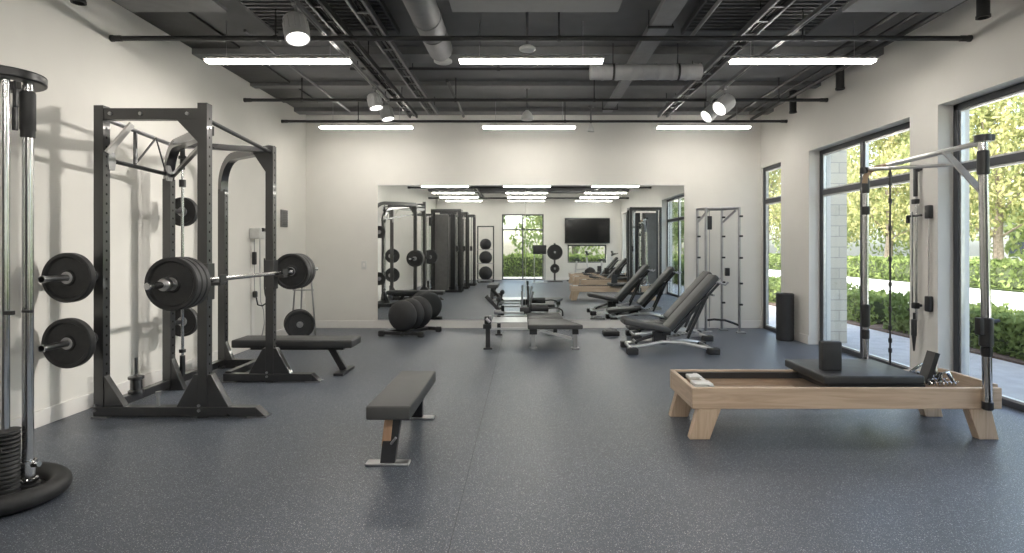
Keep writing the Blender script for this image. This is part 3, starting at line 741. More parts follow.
# ------------------------------------------------------------------ foreground cable trainer (left edge)
tr = thing('cable_trainer', 'chrome cable trainer with curved black base cut by the left edge', 'cable machine', (-2.72, 2.95, 0), world=True)
c = V((-2.875, 2.975, 0))
ell = lambda rx, ry, z, n=48: [c+V((rx*math.cos(2*PI*i/n), ry*math.sin(2*PI*i/n), z)) for i in range(n)]
MB().path(ell(.345, .27, .055), .05, 16, closed=True).build('base_ring', M['rubber'], tr)
MB().prism([p for p in ell(.34, .265, .012)], (0, 0, .022)).build('base_plate', M['black'], tr)
top = MB(); outer = ell(.285, .22, 2.225); inner = ell(.19, .14, 2.225); N = len(outer)
vs = [p for p in outer]+[p+V((0, 0, .05)) for p in outer]+[p for p in inner]+[p+V((0, 0, .05)) for p in inner]
fs = []
for i in range(N):
    j = (i+1) % N; fs += [(i, j, N+j, N+i), (2*N+i, 3*N+i, 3*N+j, 2*N+j), (N+i, N+j, 3*N+j, 3*N+i), (i, 2*N+i, 2*N+j, j)]
top.add(vs, fs); top.build('top_ring', M['black'], tr, bevel=.008)
def col(x, y, z0, z1, r, nm='guide_rod', m='chrome'): MB().tube((x, y, z0), (x, y, z1), r, 20).build(nm, M[m], tr)
col(-2.655, 2.99, .03, 2.225, .026, 'column')
MB().lathe([(.024, 1.93), (.032, 1.935), (.032, 1.97), (.035, 1.975), (.035, 2.17), (.032, 2.178), (.024, 2.178)], (-2.655, 2.99, 0), (0, 0, 1), 24).build('grip_sleeve', M['rubber'], tr)
MB().lathe([(.030, .10), (.045, .10), (.045, .115), (.034, .12), (.034, .20), (.04, .2), (.04, .212), (.030, .212)], (-2.655, 2.99, 0), (0, 0, 1), 24).tube((-2.655, 2.99, .185), (-2.585, 2.98, .195), .014, 10).build('clamp', M['chrome'], tr)
MB().lathe([(.03, .03), (.06, .03), (.055, .09), (.03, .10)], (-2.655, 2.99, 0), (0, 0, 1), 24).build('socket', M['black'], tr)
col(-2.695, 2.90, .38, 2.225, .022); col(-2.755, 2.93, .03, 2.225, .022); col(-2.90, 2.93, .03, 2.225, .022)
MB().lathe([(.022, .41)]+[q for i in range(17) for q in ((.050+.0008*(17-i)*1.2, .40-.022*i), (.060+.0008*(17-i)*-.3+.004, .394-.022*i), (.060+.004, .386-.022*i), (.052, .381-.022*i))]+[(.0, .03)], (-2.695, 2.90, 0), (0, 0, 1), 28).build('ribbed_weight_stack', M['rubber'], tr)
MB().rbox((-2.665, 2.93, 2.13), (.02, .02, .10), .004).rbox((-2.668, 2.93, 2.02), (.022, .02, .12), .004).tube((-2.67, 2.93, 2.0), (-2.67, 2.93, 2.22), .006, 8).build('cable_stop', M['black'], tr)
MB().span((-2.76, 2.88, 1.0), (-2.64, 2.90, 1.02)).tube((-2.655, 2.96, 1.01), (-2.60, 2.95, 1.01), .008, 8).build('adjuster_pin', M['black'], tr)

# ------------------------------------------------------------------ ball rack under the mirror
rk = thing('ball_rack', 'low black floor rack under the mirror holding three heavy balls', 'ball rack', (-1.78, 8.72, 0), world=True)
m = MB()
A0, A1 = V((-1.98, 8.42, .05)), V((-1.68, 9.05, .05))
for s in (-1, 1):
    q = V((.13*s, -.05*s, 0)); m.bar(A0+q, A1+q, .045, .05)
m.build('rail', M['black'], rk, bevel=.004)
m = MB(); m.bar(A0+V((-.2, .09, -.0)), A0+V((.42, -.03, -.0)), .06, .05); m.bar(A1+V((-.3, .10, 0)), A1+V((.3, -.12, 0)), .06, .05)
m.build('crossbar', M['black'], rk, bevel=.004)
m = MB()
for p in (A0+V((-.2, .09, 0)), A0+V((.42, -.03, 0)), A1+V((-.3, .10, 0)), A1+V((.3, -.12, 0))): m.rbox((p.x, p.y, .04), (.09, .09, .08), .015)
m.build('foot_cap', M['rubber'], rk)
ax = V((.34, .80, 0)).normalized()
def ball(c, r, hh, label):
    pr = []; n = 18
    for i in range(n+1):
        a = -PI/2+PI*i/n; pr.append((r*abs(math.cos(a))**.72, hh*math.copysign(abs(math.sin(a))**.9, math.sin(a))))
    o = thing('slam_ball', label, 'weighted ball', c, group='heavy black balls')
    MB().lathe(pr, (0, 0, 0), ax, 40).build('ball_body', M['foam'], o)
    MB().lathe([(r*.5, -hh*.86), (r*.53, -hh*.9), (r*.56, -hh*.84)], (0, 0, 0), ax, 40).lathe([(r*1.0, -.012), (r*1.012, 0), (r*1.0, .012)], (0, 0, 0), ax, 40).build('seam_ring', M['rubber'], o)
ball((-1.85, 8.46, .315), .235, .125, 'heavy black ball on the floor rack, closest of three')
ball((-1.775, 8.68, .318), .238, .095, 'heavy black ball on the floor rack, between the other two')
ball((-1.69, 8.88, .325), .245, .095, 'heavy black ball on the floor rack, closest to the mirror')

# ------------------------------------------------------------------ plate tree back left
pt = thing('plate_tree', 'slim black plate stand on the floor against the back left corner', 'plate rack', (-3.24, 8.1, 0), world=True)
m = MB()
for x, y, xt in ((-3.42, 8.19, -3.35), (-3.31, 8.25, -3.26), (-3.08, 8.24, -3.14)): m.tube((x, y, .03), (xt, 8.2, 1.02), .012, 8)
m.tube((-3.40, 8.195, .72), (-3.10, 8.225, .72), .009, 8); m.tube((-3.35, 8.2, 1.02), (-3.14, 8.2, 1.02), .012, 8); m.build('frame', M['steel'], pt)
MB().span((-3.46, 7.92, 0), (-3.02, 7.97, .03)).span((-3.46, 8.25, 0), (-3.02, 8.3, .03)).span((-3.28, 7.95, .0), (-3.2, 8.27, .035)).build('base', M['black'], pt, bevel=.004)
MB().tube((-3.31, 8.16, .26), (-3.135, 7.81, .26), .02, 12).build('storage_peg', M['steel'], pt)
ang = math.atan2(-.35, .175)-PI/2
for i, q in enumerate((.46, .80)): plate(.20, .085, (-3.31+.175*q, 8.16-.35*q, .262), 'black plate on the slim floor stand, %s of two' % ('wall-side', 'room-side')[i], rz=ang, group='plates on the floor stand')

# ------------------------------------------------------------------ centre combo bench
mb_ = thing('workout_bench', 'low sliding exercise bench with wide padded end before the mirror', 'bench', (.1, 7.9, 0), world=True)
m = MB(); m.prism([(.035, 7.33, .27), (.765, 7.33, .27), (.55, 8.0, .27), (.035, 8.0, .27)], (0, 0, .062)); m.build('front_pad', M['padgrey'], mb_, bevel=.016)
m = MB(); m.prism([(.03, 8.01, .275), (.55, 8.01, .275), (.53, 8.72, .275), (.03, 8.72, .275)], (0, 0, .06)); m.build('back_pad', M['padgrey'], mb_, bevel=.016)
def leg(x, y, z1, m_, w=.055): MB().box((x, y, z1/2), (w, w, z1)).rbox((x, y, .01), (w*1.9, w*1.9, .02), .005).build('leg', m_, mb_, bevel=.003)
leg(.11, 7.42, .27, M['steel']); leg(.665, 7.42, .27, M['steel']); leg(-.49, 7.42, .40, M['black'], .06); leg(.40, 8.6, .27, M['steel']); leg(-.40, 8.6, .30, M['black'])
MB().box((.11, 7.42, .235), (.10, .10, .075)).box((.665, 7.42, .235), (.08, .08, .075)).box((.40, 7.42, .245), (.05, .06, .05)).build('leg_bracket', M['black'], mb_, bevel=.004)
MB().bar((.20, 7.40, .25), (.62, 7.42, .14), .02, .035).bar((.28, 8.2, .25), (.6, 7.8, .2), .02, .03).build('strut', M['alu'], mb_)
MB().span((-.46, 7.40, .255), (.6, 7.43, .28)).span((-.46, 8.58, .27), (.4, 8.62, .30)).span((.1, 7.43, .24), (.14, 8.6, .265)).build('frame_rail', M['alu'], mb_, bevel=.003)
MB().span((-.45, 7.45, .335), (.03, 8.0, .35)).build('sliding_panel', M['alu'], mb_, bevel=.003)
m = MB(); m.rbox((-.49, 7.45, .385), (.09, .16, .10), .01); m.rbox((-.50, 7.42, .30), (.11, .1, .06), .01); m.build('end_bracket', M['black'], mb_)
MB().tube((-.51, 7.36, .41), (-.46, 7.36, .36), .02, 10).tube((-.47, 7.38, .42), (-.44, 7.38, .42), .03, 12).build('adjuster', M['steel'], mb_)
a, b = P(486, 296, 8.6), P(500, 311, 8.6)
MB().bar(a, b, .05, .05).tube(a, a+(b-a)*.45, .032, 12).build('handle', M['black'], mb_)
p = P(498.5, 299.5, 8.6); MB().tube(p, P(497, 309, 8.6), .012, 8).lathe([(0, -.03), (.03, -.028), (.042, 0), (.03, .028), (0, .03)], p, (0, 1, 0), 16).build('knob', M['black'], mb_)
MB().rbox(P(497.5, 311.5, 8.6), (.11, .12, .06), .01).span((-.42, 8.56, .33), (-.02, 8.62, .355)).build('handle_base', M['steel'], mb_, bevel=.003)
for p0, p1, mm in ((P(522, 312, 8.65), P(522.3, 291, 8.65), 'steel'), (P(528.5, 310, 8.65), P(528, 286, 8.65), 'black'), (P(529.5, 308, 8.7), P(533, 291.5, 8.7), 'steel')):
    MB().tube(p0, p1, .014, 10).tube(p1-(p1-p0)*.18, p1, .02, 10).build('lever', M[mm], mb_)
MB().rbox((.0, 8.65, .37), (.16, .08, .10), .01).build('lever_mount', M['black'], mb_)
MB().tube((.09, 8.68, .40), (.36, 8.68, .40), .05, 24).build('foam_roller', M['foam'], mb_)
MB().path([(.36, 8.68, .40), (.46, 8.68, .41), (.53, 8.68, .40), (.575, 8.68, .37), (.585, 8.68, .33), (.585, 8.68, .28)], .012, 8).build('side_loop', M['black'], mb_)

# ------------------------------------------------------------------ incline benches
def incline(loc, label, rz=0, seat=(.335, .19)):
    o = thing('incline_bench', label, 'incline bench', loc, rz, 'incline benches')
    # local: x along the bench, y depth; origin under the hinge
    Ry = lambda a: Matrix.Rotation(a, 3, 'Y')
    MB().rbox((-.20, 0, seat[0]), (.62, .30, .072), .022, Ry(seat[1])).build('seat', M['padgrey'], o)
    a = math.atan2(.66, .60); L = .92
    cpt = V((.10, 0, .275))+V((math.cos(a), 0, math.sin(a)))*L/2+V((-math.sin(a), 0, math.cos(a)))*.03
    MB().rbox(cpt, (L, .30, .078), .024, Ry(-a)).build('backrest', M['padgrey'], o)
    n_ = V((math.sin(a), 0, -math.cos(a)))
    q0 = V((.12, 0, .275)); q1 = q0+V((math.cos(a), 0, math.sin(a)))*.86
    m = MB()
    for s in (-.07, .07): m.bar(q0+n_*.045+V((0, s, 0)), q1+n_*.045+V((0, s, 0)), .03, .03)
    m.build('back_frame', M['black'], o)
    m = MB()
    for s in (-.11, .11): m.path([q1+n_*.03+V((.0, s, 0)), q1+n_*.10+V((.03, s, .02)), q1+n_*.11+V((.06, s, .06))], .014, 8)
    m.tube(q1+n_*.09-V((.12, -.14, .12)), q1+n_*.09-V((.12, .14, .12)), .014, 8); m.build('handle', M['steel'], o)
    m = MB()
    for s in (-.06, .06): m.bar(q0+(q1-q0)*.72+n_*.05+V((0, s, 0)), (.33, s, .17), .022, .035)
    m.tube(q0+(q1-q0)*.72+n_*.05+V((0, -.09, 0)), q0+(q1-q0)*.72+n_*.05+V((0, .09, 0)), .02, 10); m.build('support_strut', M['black'], o)
    m = MB()
    for k in range(6): m.box((.20+.045*k, 0, .185+.012*k), (.022, .12, .03))
    for s in (-.06, .06): m.bar((.1, s, .16), (.48, s, .22), .02, .04)
    m.build('adjustment_ladder', M['steel'], o)
    m = MB()
    for s in (-1, 1):
        m.path([(-.42, .16*s, .075), (-.30, .15*s, .085), (0, .10*s, .13), (.25, .11*s, .12), (.48, .20*s, .085), (.60, .25*s, .06)], .022, 10)
    m.build('frame_tube', M['alu'], o)
    MB().box((-.02, 0, .17), (.16, .12, .16)).box((.05, 0, .24), (.12, .16, .06)).build('hinge_bracket', M['black'], o, bevel=.005)
    MB().tube((-.42, -.24, .06), (-.42, .24, .06), .022, 10).tube((.58, -.27, .06), (.58, .27, .06), .024, 10).build('crossbar', M['steel'], o)
    for x, y, sx in ((-.42, -.25, .14), (-.42, .25, .12), (.60, -.25, .15), (.60, .25, .12)): MB().rbox((x, y, .04), (sx, .11, .08), .012).build('foot', M['rubber'], o)
    MB().tube((-.34, -.10, .12), (-.34, .10, .12), .02, 10).tube((-.33, 0, .12), (-.1, 0, .2), .02, 8).build('front_post', M['black'], o)
incline((1.77, 7.30, 0), 'grey-padded incline bench with raised backrest, the nearer of two by the mirror')
incline((2.02, 8.30, 0), 'grey-padded incline bench with raised backrest, behind another one and close to the mirror', .0, (.20, -.10))
o = thing('floor_block', 'small black handle block on the floor left of the incline benches', 'exercise block', (1.31, 8.55, 0))
MB().rbox((0, 0, .035), (.25, .16, .07), .015).build('block', M['rubber'], o); MB().path([(-.09, 0, .07), (-.08, 0, .1), (0, 0, .11), (.08, 0, .1), (.09, 0, .07)], .014, 8).build('grip', M['steel'], o)

# ------------------------------------------------------------------ functional trainer, back right
ft = thing('functional_trainer', 'slim chrome pulley frame in the back corner right of the mirror', 'cable machine', (3.05, 9.0, 0), world=True)
for x, y in ((2.80, 9.10), (2.86, 8.85), (3.20, 9.10), (3.36, 8.78)):
    m = MB(); m.tube((x, y, .02), (x, y, 1.97), .022, 12); m.build('upright', M['steel'], ft)
m = MB()
for x, y in ((2.80, 9.10), (2.86, 8.85), (3.20, 9.10), (3.36, 8.78)): m.rbox((x+.02, y-.02, .012), (.13, .11, .024), .006)
m.build('foot_plate', M['steel'], ft)
MB().tube((2.80, 9.10, 1.96), (3.20, 9.10, 1.96), .02).tube((2.86, 8.85, 1.96), (3.36, 8.78, 1.96), .02).tube((2.80, 9.1, 1.96), (2.86, 8.85, 1.96), .02).tube((3.2, 9.1, 1.96), (3.36, 8.78, 1.96), .02).build('top_frame', M['steel'], ft)
MB().path([(2.86, 8.87, .19), (2.98, 8.82, .21), (3.14, 8.80, .20), (3.26, 8.79, .16), (3.36, 8.78, .12)], .018, 10).build('lower_bar', M['black'], ft)
MB().tube((2.98, 9.05, .06), (2.98, 9.05, 1.94), .008, 8).build('cable', M['steel'], ft)
MB().rbox((2.98, 9.05, 1.74), (.07, .06, .22), .01).build('weight', M['black'], ft)
m = MB()
for x, y in ((3.36, 8.78), (3.20, 9.10), (2.80, 9.10)):
    for z in (.45, .78, 1.18, 1.52, 1.83): m.rbox((x+.015, y-.03, z), (.05, .05, .03), .006)
m.rbox((3.25, 9.0, .95), (.07, .06, .13), .01); m.build('adjuster', M['black'], ft)
MB().bar((2.80, 9.08, 1.75), (2.9, 8.87, 1.93), .02, .03).bar((3.2, 9.06, 1.75), (3.32, 8.82, 1.93), .02, .03).build('brace', M['steel'], ft)

# foam roller standing by the wall
o = thing('foam_roller', 'tall dark foam roller standing upright against the window-side wall', 'foam roller', (3.77, 8.12, 0))
MB().lathe([(0, 0), (.108, 0), (.12, .012), (.12, .668), (.108, .68), (.04, .68), (.04, .6), (0, .6)], (0, 0, 0), (0, 0, 1), 36).build('roller_body', M['foam'], o)
m = MB()
for i in range(10): m.lathe([(.1205, .05+i*.062), (.1225, .06+i*.062), (.1205, .07+i*.062)], (0, 0, 0), (0, 0, 1), 36)
m.build('grooves', M['foam'], o, split=False)

# ------------------------------------------------------------------ pilates reformer
def reformer(loc, label, full=True):
    o = thing('pilates_reformer', label, 'pilates reformer', loc, 0, 'pilates reformers')
    L, W, z0, z1, t = 2.17, .60, .215, .363, .032      # local origin: near left corner on the floor
    MB().span((0, 0, z0), (L, t, z1)).build('side_rail', M['oak'], o, bevel=.005)
    MB().span((0, W-t, z0), (L, W, z1)).build('side_rail', M['oak'], o, bevel=.005)
    MB().span((.001, t, z0+.002), (t, W-t, z1-.001)).build('end_rail', M['oaky'], o, bevel=.004)
    MB().span((L-t, t, z0+.002), (L-.001, W-t, z1+.02)).build('end_rail', M['oaky'], o, bevel=.004)
    for y in (.004, W-.072):
        MB().prism([(.045, y, z0), (.205, y, z0), (.125, y, 0), (-.015, y, 0)], (0, .068, 0)).build('leg', M['oakz'], o, bevel=.004)
        MB().prism([(1.94, y, z0), (2.10, y, z0), (2.152, y, 0), (2.015, y, 0)], (0, .068, 0)).build('leg', M['oakz'], o, bevel=.004)
    m = MB(); m.span((t, t, z1-.06), (L-t, t+.03, z1-.015)); m.span((t, W-t-.03, z1-.06), (L-t, W-t, z1-.012)); m.build('track', M['black'], o)
    MB().span((t, t+.03, z0+.02), (.95, W-t-.03, z0+.035)).span((t, t+.03, z0+.01), (L-t, t+.05, z0+.03)).build('inner_board', M['oak'], o)
    MB().rbox((1.335, .40, .394), (.72, .62, .062), .012).build('carriage_pad', M['pad'], o)
    MB().span((1.0, .08, z1-.04), (1.69, .55, z1)).build('carriage', M['black'], o)
    MB().rbox((1.13, .30, .532), (.15, .062, .22), .012).build('shoulder_rest', M['pad'], o)
    m = MB(); m.rbox((.13, .20, z1-.02), (.14, .12, .03), .008); m.rbox((.14, .42, z1-.02), (.10, .12, .03), .008); m.span((.16, .10, z1-.03), (.19, .52, z1-.012)); m.build('spring_bar', M['detector'], o)
    m = MB(); m.bar((1.79, .24, .34), (1.865, .24, .57), .09, .035); m.tube((1.80, .16, .365), (1.80, .34, .365), .018, 12); m.build('foot_bar', M['black'], o)
    m = MB()
    for k in range(4):
        y = .14+k*.11
        m.path([(1.70+.006*i, y+.013*math.cos(i*1.3), .362+.013*math.sin(i*1.3)) for i in range(46)], .0035, 5)
    m.path([(1.88, .20, .35), (1.90, .20, .42), (1.94, .2, .43), (1.98, .2, .36)], .014, 8); m.path([(1.80, .42, .37), (1.90, .42, .44), (2.0, .42, .42), (2.02, .42, .37)], .012, 8)
    m.build('spring', M['chrome'], o)
    if not full: return o
    xn, yn, xf, yf = 2.02, -.035, 1.685, .775
    zt = 2.10
    MB().tube((xn+.02, yn, .23), (xn-.015, yn, zt), .029, 20).build('tower_post', M['chrome'], o)
    MB().lathe([(0, 0), (.05, 0), (.05, .045), (.03, .05), (0, .05)], (xn-.015, yn, zt-.02), (0, 0, 1), 20).rbox((xn-.0, yn, zt+.005), (.10, .07, .045), .01).build('post_cap', M['black'], o)
    xx = lambda z: xn+.02-.035*(z-.23)/(zt-.23)
    def sleeve(z0, z1, r, x=None, y=None):
        MB().lathe([(r*.8, z0), (r, z0+.006), (r, z1-.006), (r*.8, z1)], (xx((z0+z1)/2) if x is None else x, yn if y is None else y, 0), (0, 0, 1), 20).build('clamp_sleeve', M['black'], o)
    sleeve(1.85, 2.02, .036); sleeve(.66, .86, .042); sleeve(.59, .66, .034); sleeve(.22, .28, .034)
    MB().rbox((xx(.8)-.045, yn, .80), (.04, .05, .12), .008).tube((xx(.8)+.03, yn, .83), (xx(.8)+.09, yn, .84), .012, 8).build('clamp_lever', M['black'], o)
    MB().tube((xf, yf, .20), (xf, yf, 1.96), .024, 18).build('tower_post', M['chrome'], o)
    MB().rbox((xf, .69, .28), (.08, .21, .11), .01).build('post_mount', M['black'], o)
    MB().lathe([(0, 0), (.035, 0), (.035, .05), (0, .05)], (xf-.01, yf, 1.965), (0, 0, 1), 16).build('post_cap', M['black'], o)
    for z0, z1, r in ((1.62, 1.69, .033), (1.80, 1.93, .030), (.68, .87, .034), (.58, .66, .03)): sleeve(z0, z1, r, xf, yf)
    A, B = V((xn-.02, yn+.02, 2.075)), V((xf+.06, yf-.05, 2.005))
    pts = [A+(B-A)*i/8 for i in range(9)]+[V((xf+.02, yf-.02, 1.985)), V((xf-.005, yf-.01, 1.94)), V((xf-.012, yf-.012, 1.88))]
    MB().path(pts, .019, 12).build('top_bar', M['alu'], o)
    tag(MB().path(pts[-5:], .0225, 12).build('grip', M['tan'], o), 'tan wrapped grip')
    C = A+(B-A)*.30; D = V((xx(1.73), yn+.01, 1.73))
    MB().bar(C, D, .012, .055, (1, 0, 0)).build('brace', M['alu'], o)
    E = C+(D-C)*.33; G = V((xf, yf, 2.0))
    MB().tube(G, E, .014, 12).build('cross_bar', M['alu'], o)
    hp = G+(E-G)*.30
    m = MB(); m.tube(hp, V((hp.x, hp.y, .40)), .0075, 8); 
    for z in (1.93, 1.86, 1.72, 1.5, 1.25, 1.05, .85, .7, .6, .52): m.tube((hp.x, hp.y, z-.018), (hp.x, hp.y, z+.018), .014, 8)
    m.build('hanging_spring', M['black'], o)
    return o
rf = reformer((1.17, 3.92, 0), 'pale oak pilates reformer with chrome tower and black carriage by the window')

# wall pulley rails between the windows
x = XR
o = thing('wall_pulley_rail', 'chrome pulley rail with hanging strap on the pier between the windows', 'cable unit', (x, 5.55, .6), group='pulley rails on the pier', world=True)
MB().tube((x-.05, 5.55, .62), (x-.05, 5.55, 2.12), .012, 12).tube((x-.08, 5.57, .8), (x-.08, 5.57, 1.7), .008, 8).build('rail', M['chrome'], o)
MB().rbox((x-.06, 5.55, 1.98), (.028, .034, .26), .006).rbox((x-.05, 5.55, 2.12), (.04, .05, .05), .008).rbox((x-.06, 5.55, 1.80), (.05, .06, .05), .008).build('slider', M['black'], o)
MB().tube((x-.06, 5.47, 1.66), (x-.06, 5.66, 1.66), .012, 10).rbox((x-.06, 5.66, 1.63), (.03, .03, .08), .008).build('handle', M['black'], o)
MB().rbox((x-.06, 5.55, .77), (.05, .06, .06), .008).tube((x, 5.55, 2.12), (x-.06, 5.55, 2.12), .014, 8).tube((x, 5.55, .77), (x-.06, 5.55, .77), .014, 8).build('mount', M['black'], o)
MB().rbox((x-.075, 5.55, .55), (.035, .05, .17), .01).tube((x-.075, 5.55, .70), (x-.075, 5.55, .62), .01, 8).tube((x-.075, 5.55, .47), (x-.075, 5.55, .32), .02, 10, r2=.007).build('strap', M['black'], o)
o = thing('wall_pulley_rail', 'thin pulley rail with black end boxes on the pier, closest to the big window', 'cable unit', (x, 5.42, .8), group='pulley rails on the pier', world=True)
MB().tube((x-.022, 5.42, .87), (x-.022, 5.42, 1.63), .007, 10).build('rail', M['chrome'], o)
MB().rbox((x-.022, 5.42, 1.69), (.044, .07, .13), .010).build('end_box', M['black'], o)
MB().rbox((x-.022, 5.42, .80), (.044, .07, .15), .010).build('end_box', M['black'], o)

# ------------------------------------------------------------------ behind the camera, seen in the mirror
def cable_machine(loc, label, rz=0):
    o = thing('cable_machine', label, 'cable machine', loc, rz, 'tall cable machines')
    for sx in (-.42, .42):
        for sy in (-.20, .20): MB().box((sx, sy, 1.22), (.06, .06, 2.44)).build('upright', M['post'], o)
    m = MB(); m.span((-.45, -.23, 2.40), (.45, -.17, 2.48)); m.span((-.45, .17, 2.40), (.45, .23, 2.48)); m.span((-.45, -.2, 2.41), (-.39, .2, 2.47)); m.span((.39, -.2, 2.41), (.45, .2, 2.47)); m.build('top_frame', M['post'], o, bevel=.004)
    MB().span((-.48, -.26, 0), (.48, -.16, .07)).span((-.48, .16, 0), (.48, .26, .07)).build('base', M['post'], o, bevel=.004)
    MB().rbox((-.15, .05, 1.2), (.40, .16, 2.26), .02).build('weight_shroud', M['shroud'], o)
    MB().rbox((.18, .05, 1.2), (.14, .14, 2.26), .02).build('weight_shroud', M['black'], o)
    MB().tube((.32, .12, .07), (.32, .12, 2.4), .016, 10).build('guide_rod', M['chrome'], o)
    MB().rbox((.32, .14, 1.3), (.08, .10, .16), .01).tube((.32, .19, 1.3), (.32, .26, 1.2), .012, 8).build('pulley_carriage', M['black'], o)
    return o
c0 = cable_machine((-2.35, 1.75, 0), 'tall grey-shrouded cable machine reflected beside the rack reflection')
dup(c0, (-2.30, .35, 0), 0, 'tall grey-shrouded cable machine reflected second in the line along the wall')
dup(c0, (-2.2, -1.05, 0), 0, 'tall grey-shrouded cable machine reflected third in the line along the wall')
dup(c0, (3.42, 2.55, 0), PI, 'tall grey-shrouded cable machine reflected beside the window wall')
for i, (x, y, nm) in enumerate(((1.70, 1.1, 'closest behind the mirrored incline benches'), (1.65, -.75, 'second in the mirrored row'), (1.65, -2.6, 'third in that row, near the television'))):
    if i == 0: r0 = reformer((x, y, 0), 'plain oak pilates reformer in the mirror, %s' % nm, False)
    else: dup(r0, (x, y, 0), 0, 'plain oak pilates reformer in the mirror, %s' % nm)
for x, y, nm in ((2.6, .42, 'between the first two mirrored reformers'), (2.6, -1.4, 'between the last two mirrored reformers')):
    incline((x, y, 0), 'incline bench seen only in the mirror %s' % nm)
o = thing('television', 'wide black wall television seen in the mirror', 'television', (2.55, YF, 2.0), world=True)
MB().rbox((2.55, YF+.05, 2.02), (1.85, .06, 1.04), .012).build('bezel', M['black'], o)
MB().span((1.65, YF+.081, 1.53), (3.45, YF+.084, 2.51)).build('screen', M['screen'], o)
MB().span((2.2, YF, 1.7), (2.9, YF+.03, 2.3)).build('wall_mount', M['black'], o)
# ball tower
o = thing('ball_tower', 'tall narrow storage frame with balls seen in the mirror beside the garden door', 'ball rack', (-1.5, -2.7, 0), world=True)
for x in (-1.80, -1.20): MB().tube((x, -2.7, .03), (x, -2.7, 2.15), .025, 10).build('upright', M['post'], o)
MB().tube((-1.80, -2.7, 2.13), (-1.20, -2.7, 2.13), .025, 10).span((-1.76, -3.0, 0), (-1.70, -2.35, .05)).span((-1.30, -3.0, 0), (-1.24, -2.35, .05)).span((-1.80, -2.73, .0), (-1.20, -2.67, .05)).build('frame', M['post'], o)
for z in (.12, .72, 1.25): MB().tube((-1.80, -2.45, z), (-1.20, -2.45, z), .012, 8).tube((-1.80, -2.9, z), (-1.20, -2.9, z), .012, 8).tube((-1.80, -2.9, z), (-1.80, -2.45, z), .012, 8).tube((-1.20, -2.9, z), (-1.20, -2.45, z), .012, 8).build('cradle', M['steel'], o)
for z, r, nm in ((.335, .26, 'lowest'), (.93, .25, 'middle'), (1.43, .22, 'topmost')):
    o = tag(MB().lathe([(r*math.cos(-PI/2+PI*i/20), r*math.sin(-PI/2+PI*i/20)) for i in range(21)], (0, 0, 0), (0, 0, 1), 32).build('exercise_ball', M['foam']), 'dark exercise ball in the mirrored storage frame, %s one' % nm, 'exercise ball', 'balls in the storage frame'); o.location = (-1.5, -2.68, z+.02)
def bike(loc, label, rz):
    o = thing('exercise_bike', label, 'exercise bike', loc, rz, 'exercise bikes')
    MB().span((-.55, -.25, 0), (-.48, .25, .05)).span((.48, -.25, 0), (.55, .25, .05)).span((-.5, -.03, .02), (.5, .03, .07)).build('base', M['post'], o, bevel=.004)
    MB().bar((-.30, 0, .05), (-.22, 0, .80), .06, .05).bar((.30, 0, .05), (.18, 0, .95), .06, .05).bar((-.26, 0, .45), (.24, 0, .50), .05, .05).build('frame', M['alu'], o)
    MB().lathe([(0, -.03), (.20, -.03), (.23, -.02), (.23, .02), (.20, .03), (0, .03)], (.33, 0, .33), (0, 1, 0), 28).build('flywheel', M['black'], o)
    MB().rbox((-.22, 0, .84), (.27, .20, .07), .03).build('saddle', M['pad'], o)
    MB().path([(.38, -.20, 1.10), (.22, -.20, 1.06), (.16, 0, 1.0), (.22, .20, 1.06), (.38, .20, 1.10)], .016, 8).build('handlebar', M['rubber'], o)
    MB().rbox((.20, 0, 1.12), (.04, .22, .16), .01, Matrix.Rotation(-.4, 3, 'Y')).build('console', M['screen'], o)
    for sd_ in (-1, 1): MB().bar((.05, sd_*.07, .36), (.05+sd_*.12, sd_*.07, .30), .02, .03).rbox((.05+sd_*.12, sd_*.12, .30), (.1, .08, .025), .006).build('pedal', M['black'], o)
    return o
bike((2.25, -3.45, 0), 'exercise bike under the mirrored television, the one toward the plate stand', .4)
bike((3.25, -3.45, 0), 'exercise bike under the mirrored television, the one toward the window wall', .4)
# kiosk
o = thing('screen_stand', 'slim stand with dark screen seen in the mirror right of the garden door', 'screen stand', (.55, -2.4, 0))
MB().tube((-.2, 0, .03), (-.2, 0, 1.15), .018, 10).tube((.2, 0, .03), (.2, 0, 1.15), .018, 10).build('post', M['steel'], o)
MB().rbox((0, .02, 1.25), (.5, .10, .34), .02).build('screen_box', M['black'], o); MB().span((-.28, -.2, 0), (.28, .2, .03)).build('base', M['steel'], o)
o = thing('plate_tree', 'upright plate stand seen in the mirror left of the television', 'plate rack', (1.15, -3.1, 0))
MB().bar((0, 0, .03), (0, 0, 1.5), .07, .07).span((-.3, -.2, 0), (.3, .2, .05)).build('frame', M['post'], o)
MB().tube((0, 0, 1.15), (0, .32, 1.15), .022, 10).build('storage_peg', M['steel'], o); MB().tube((0, 0, .52), (0, .30, .52), .022, 10).build('storage_peg', M['steel'], o)
plate(.30, .085, (1.15, -2.95, 1.15), 'big dark disc on the mirrored plate stand, upper one', group='plates on the mirrored stand')
plate(.18, .075, (1.15, -2.95, .52), 'dark disc on the mirrored plate stand, lower one', group='plates on the mirrored stand')

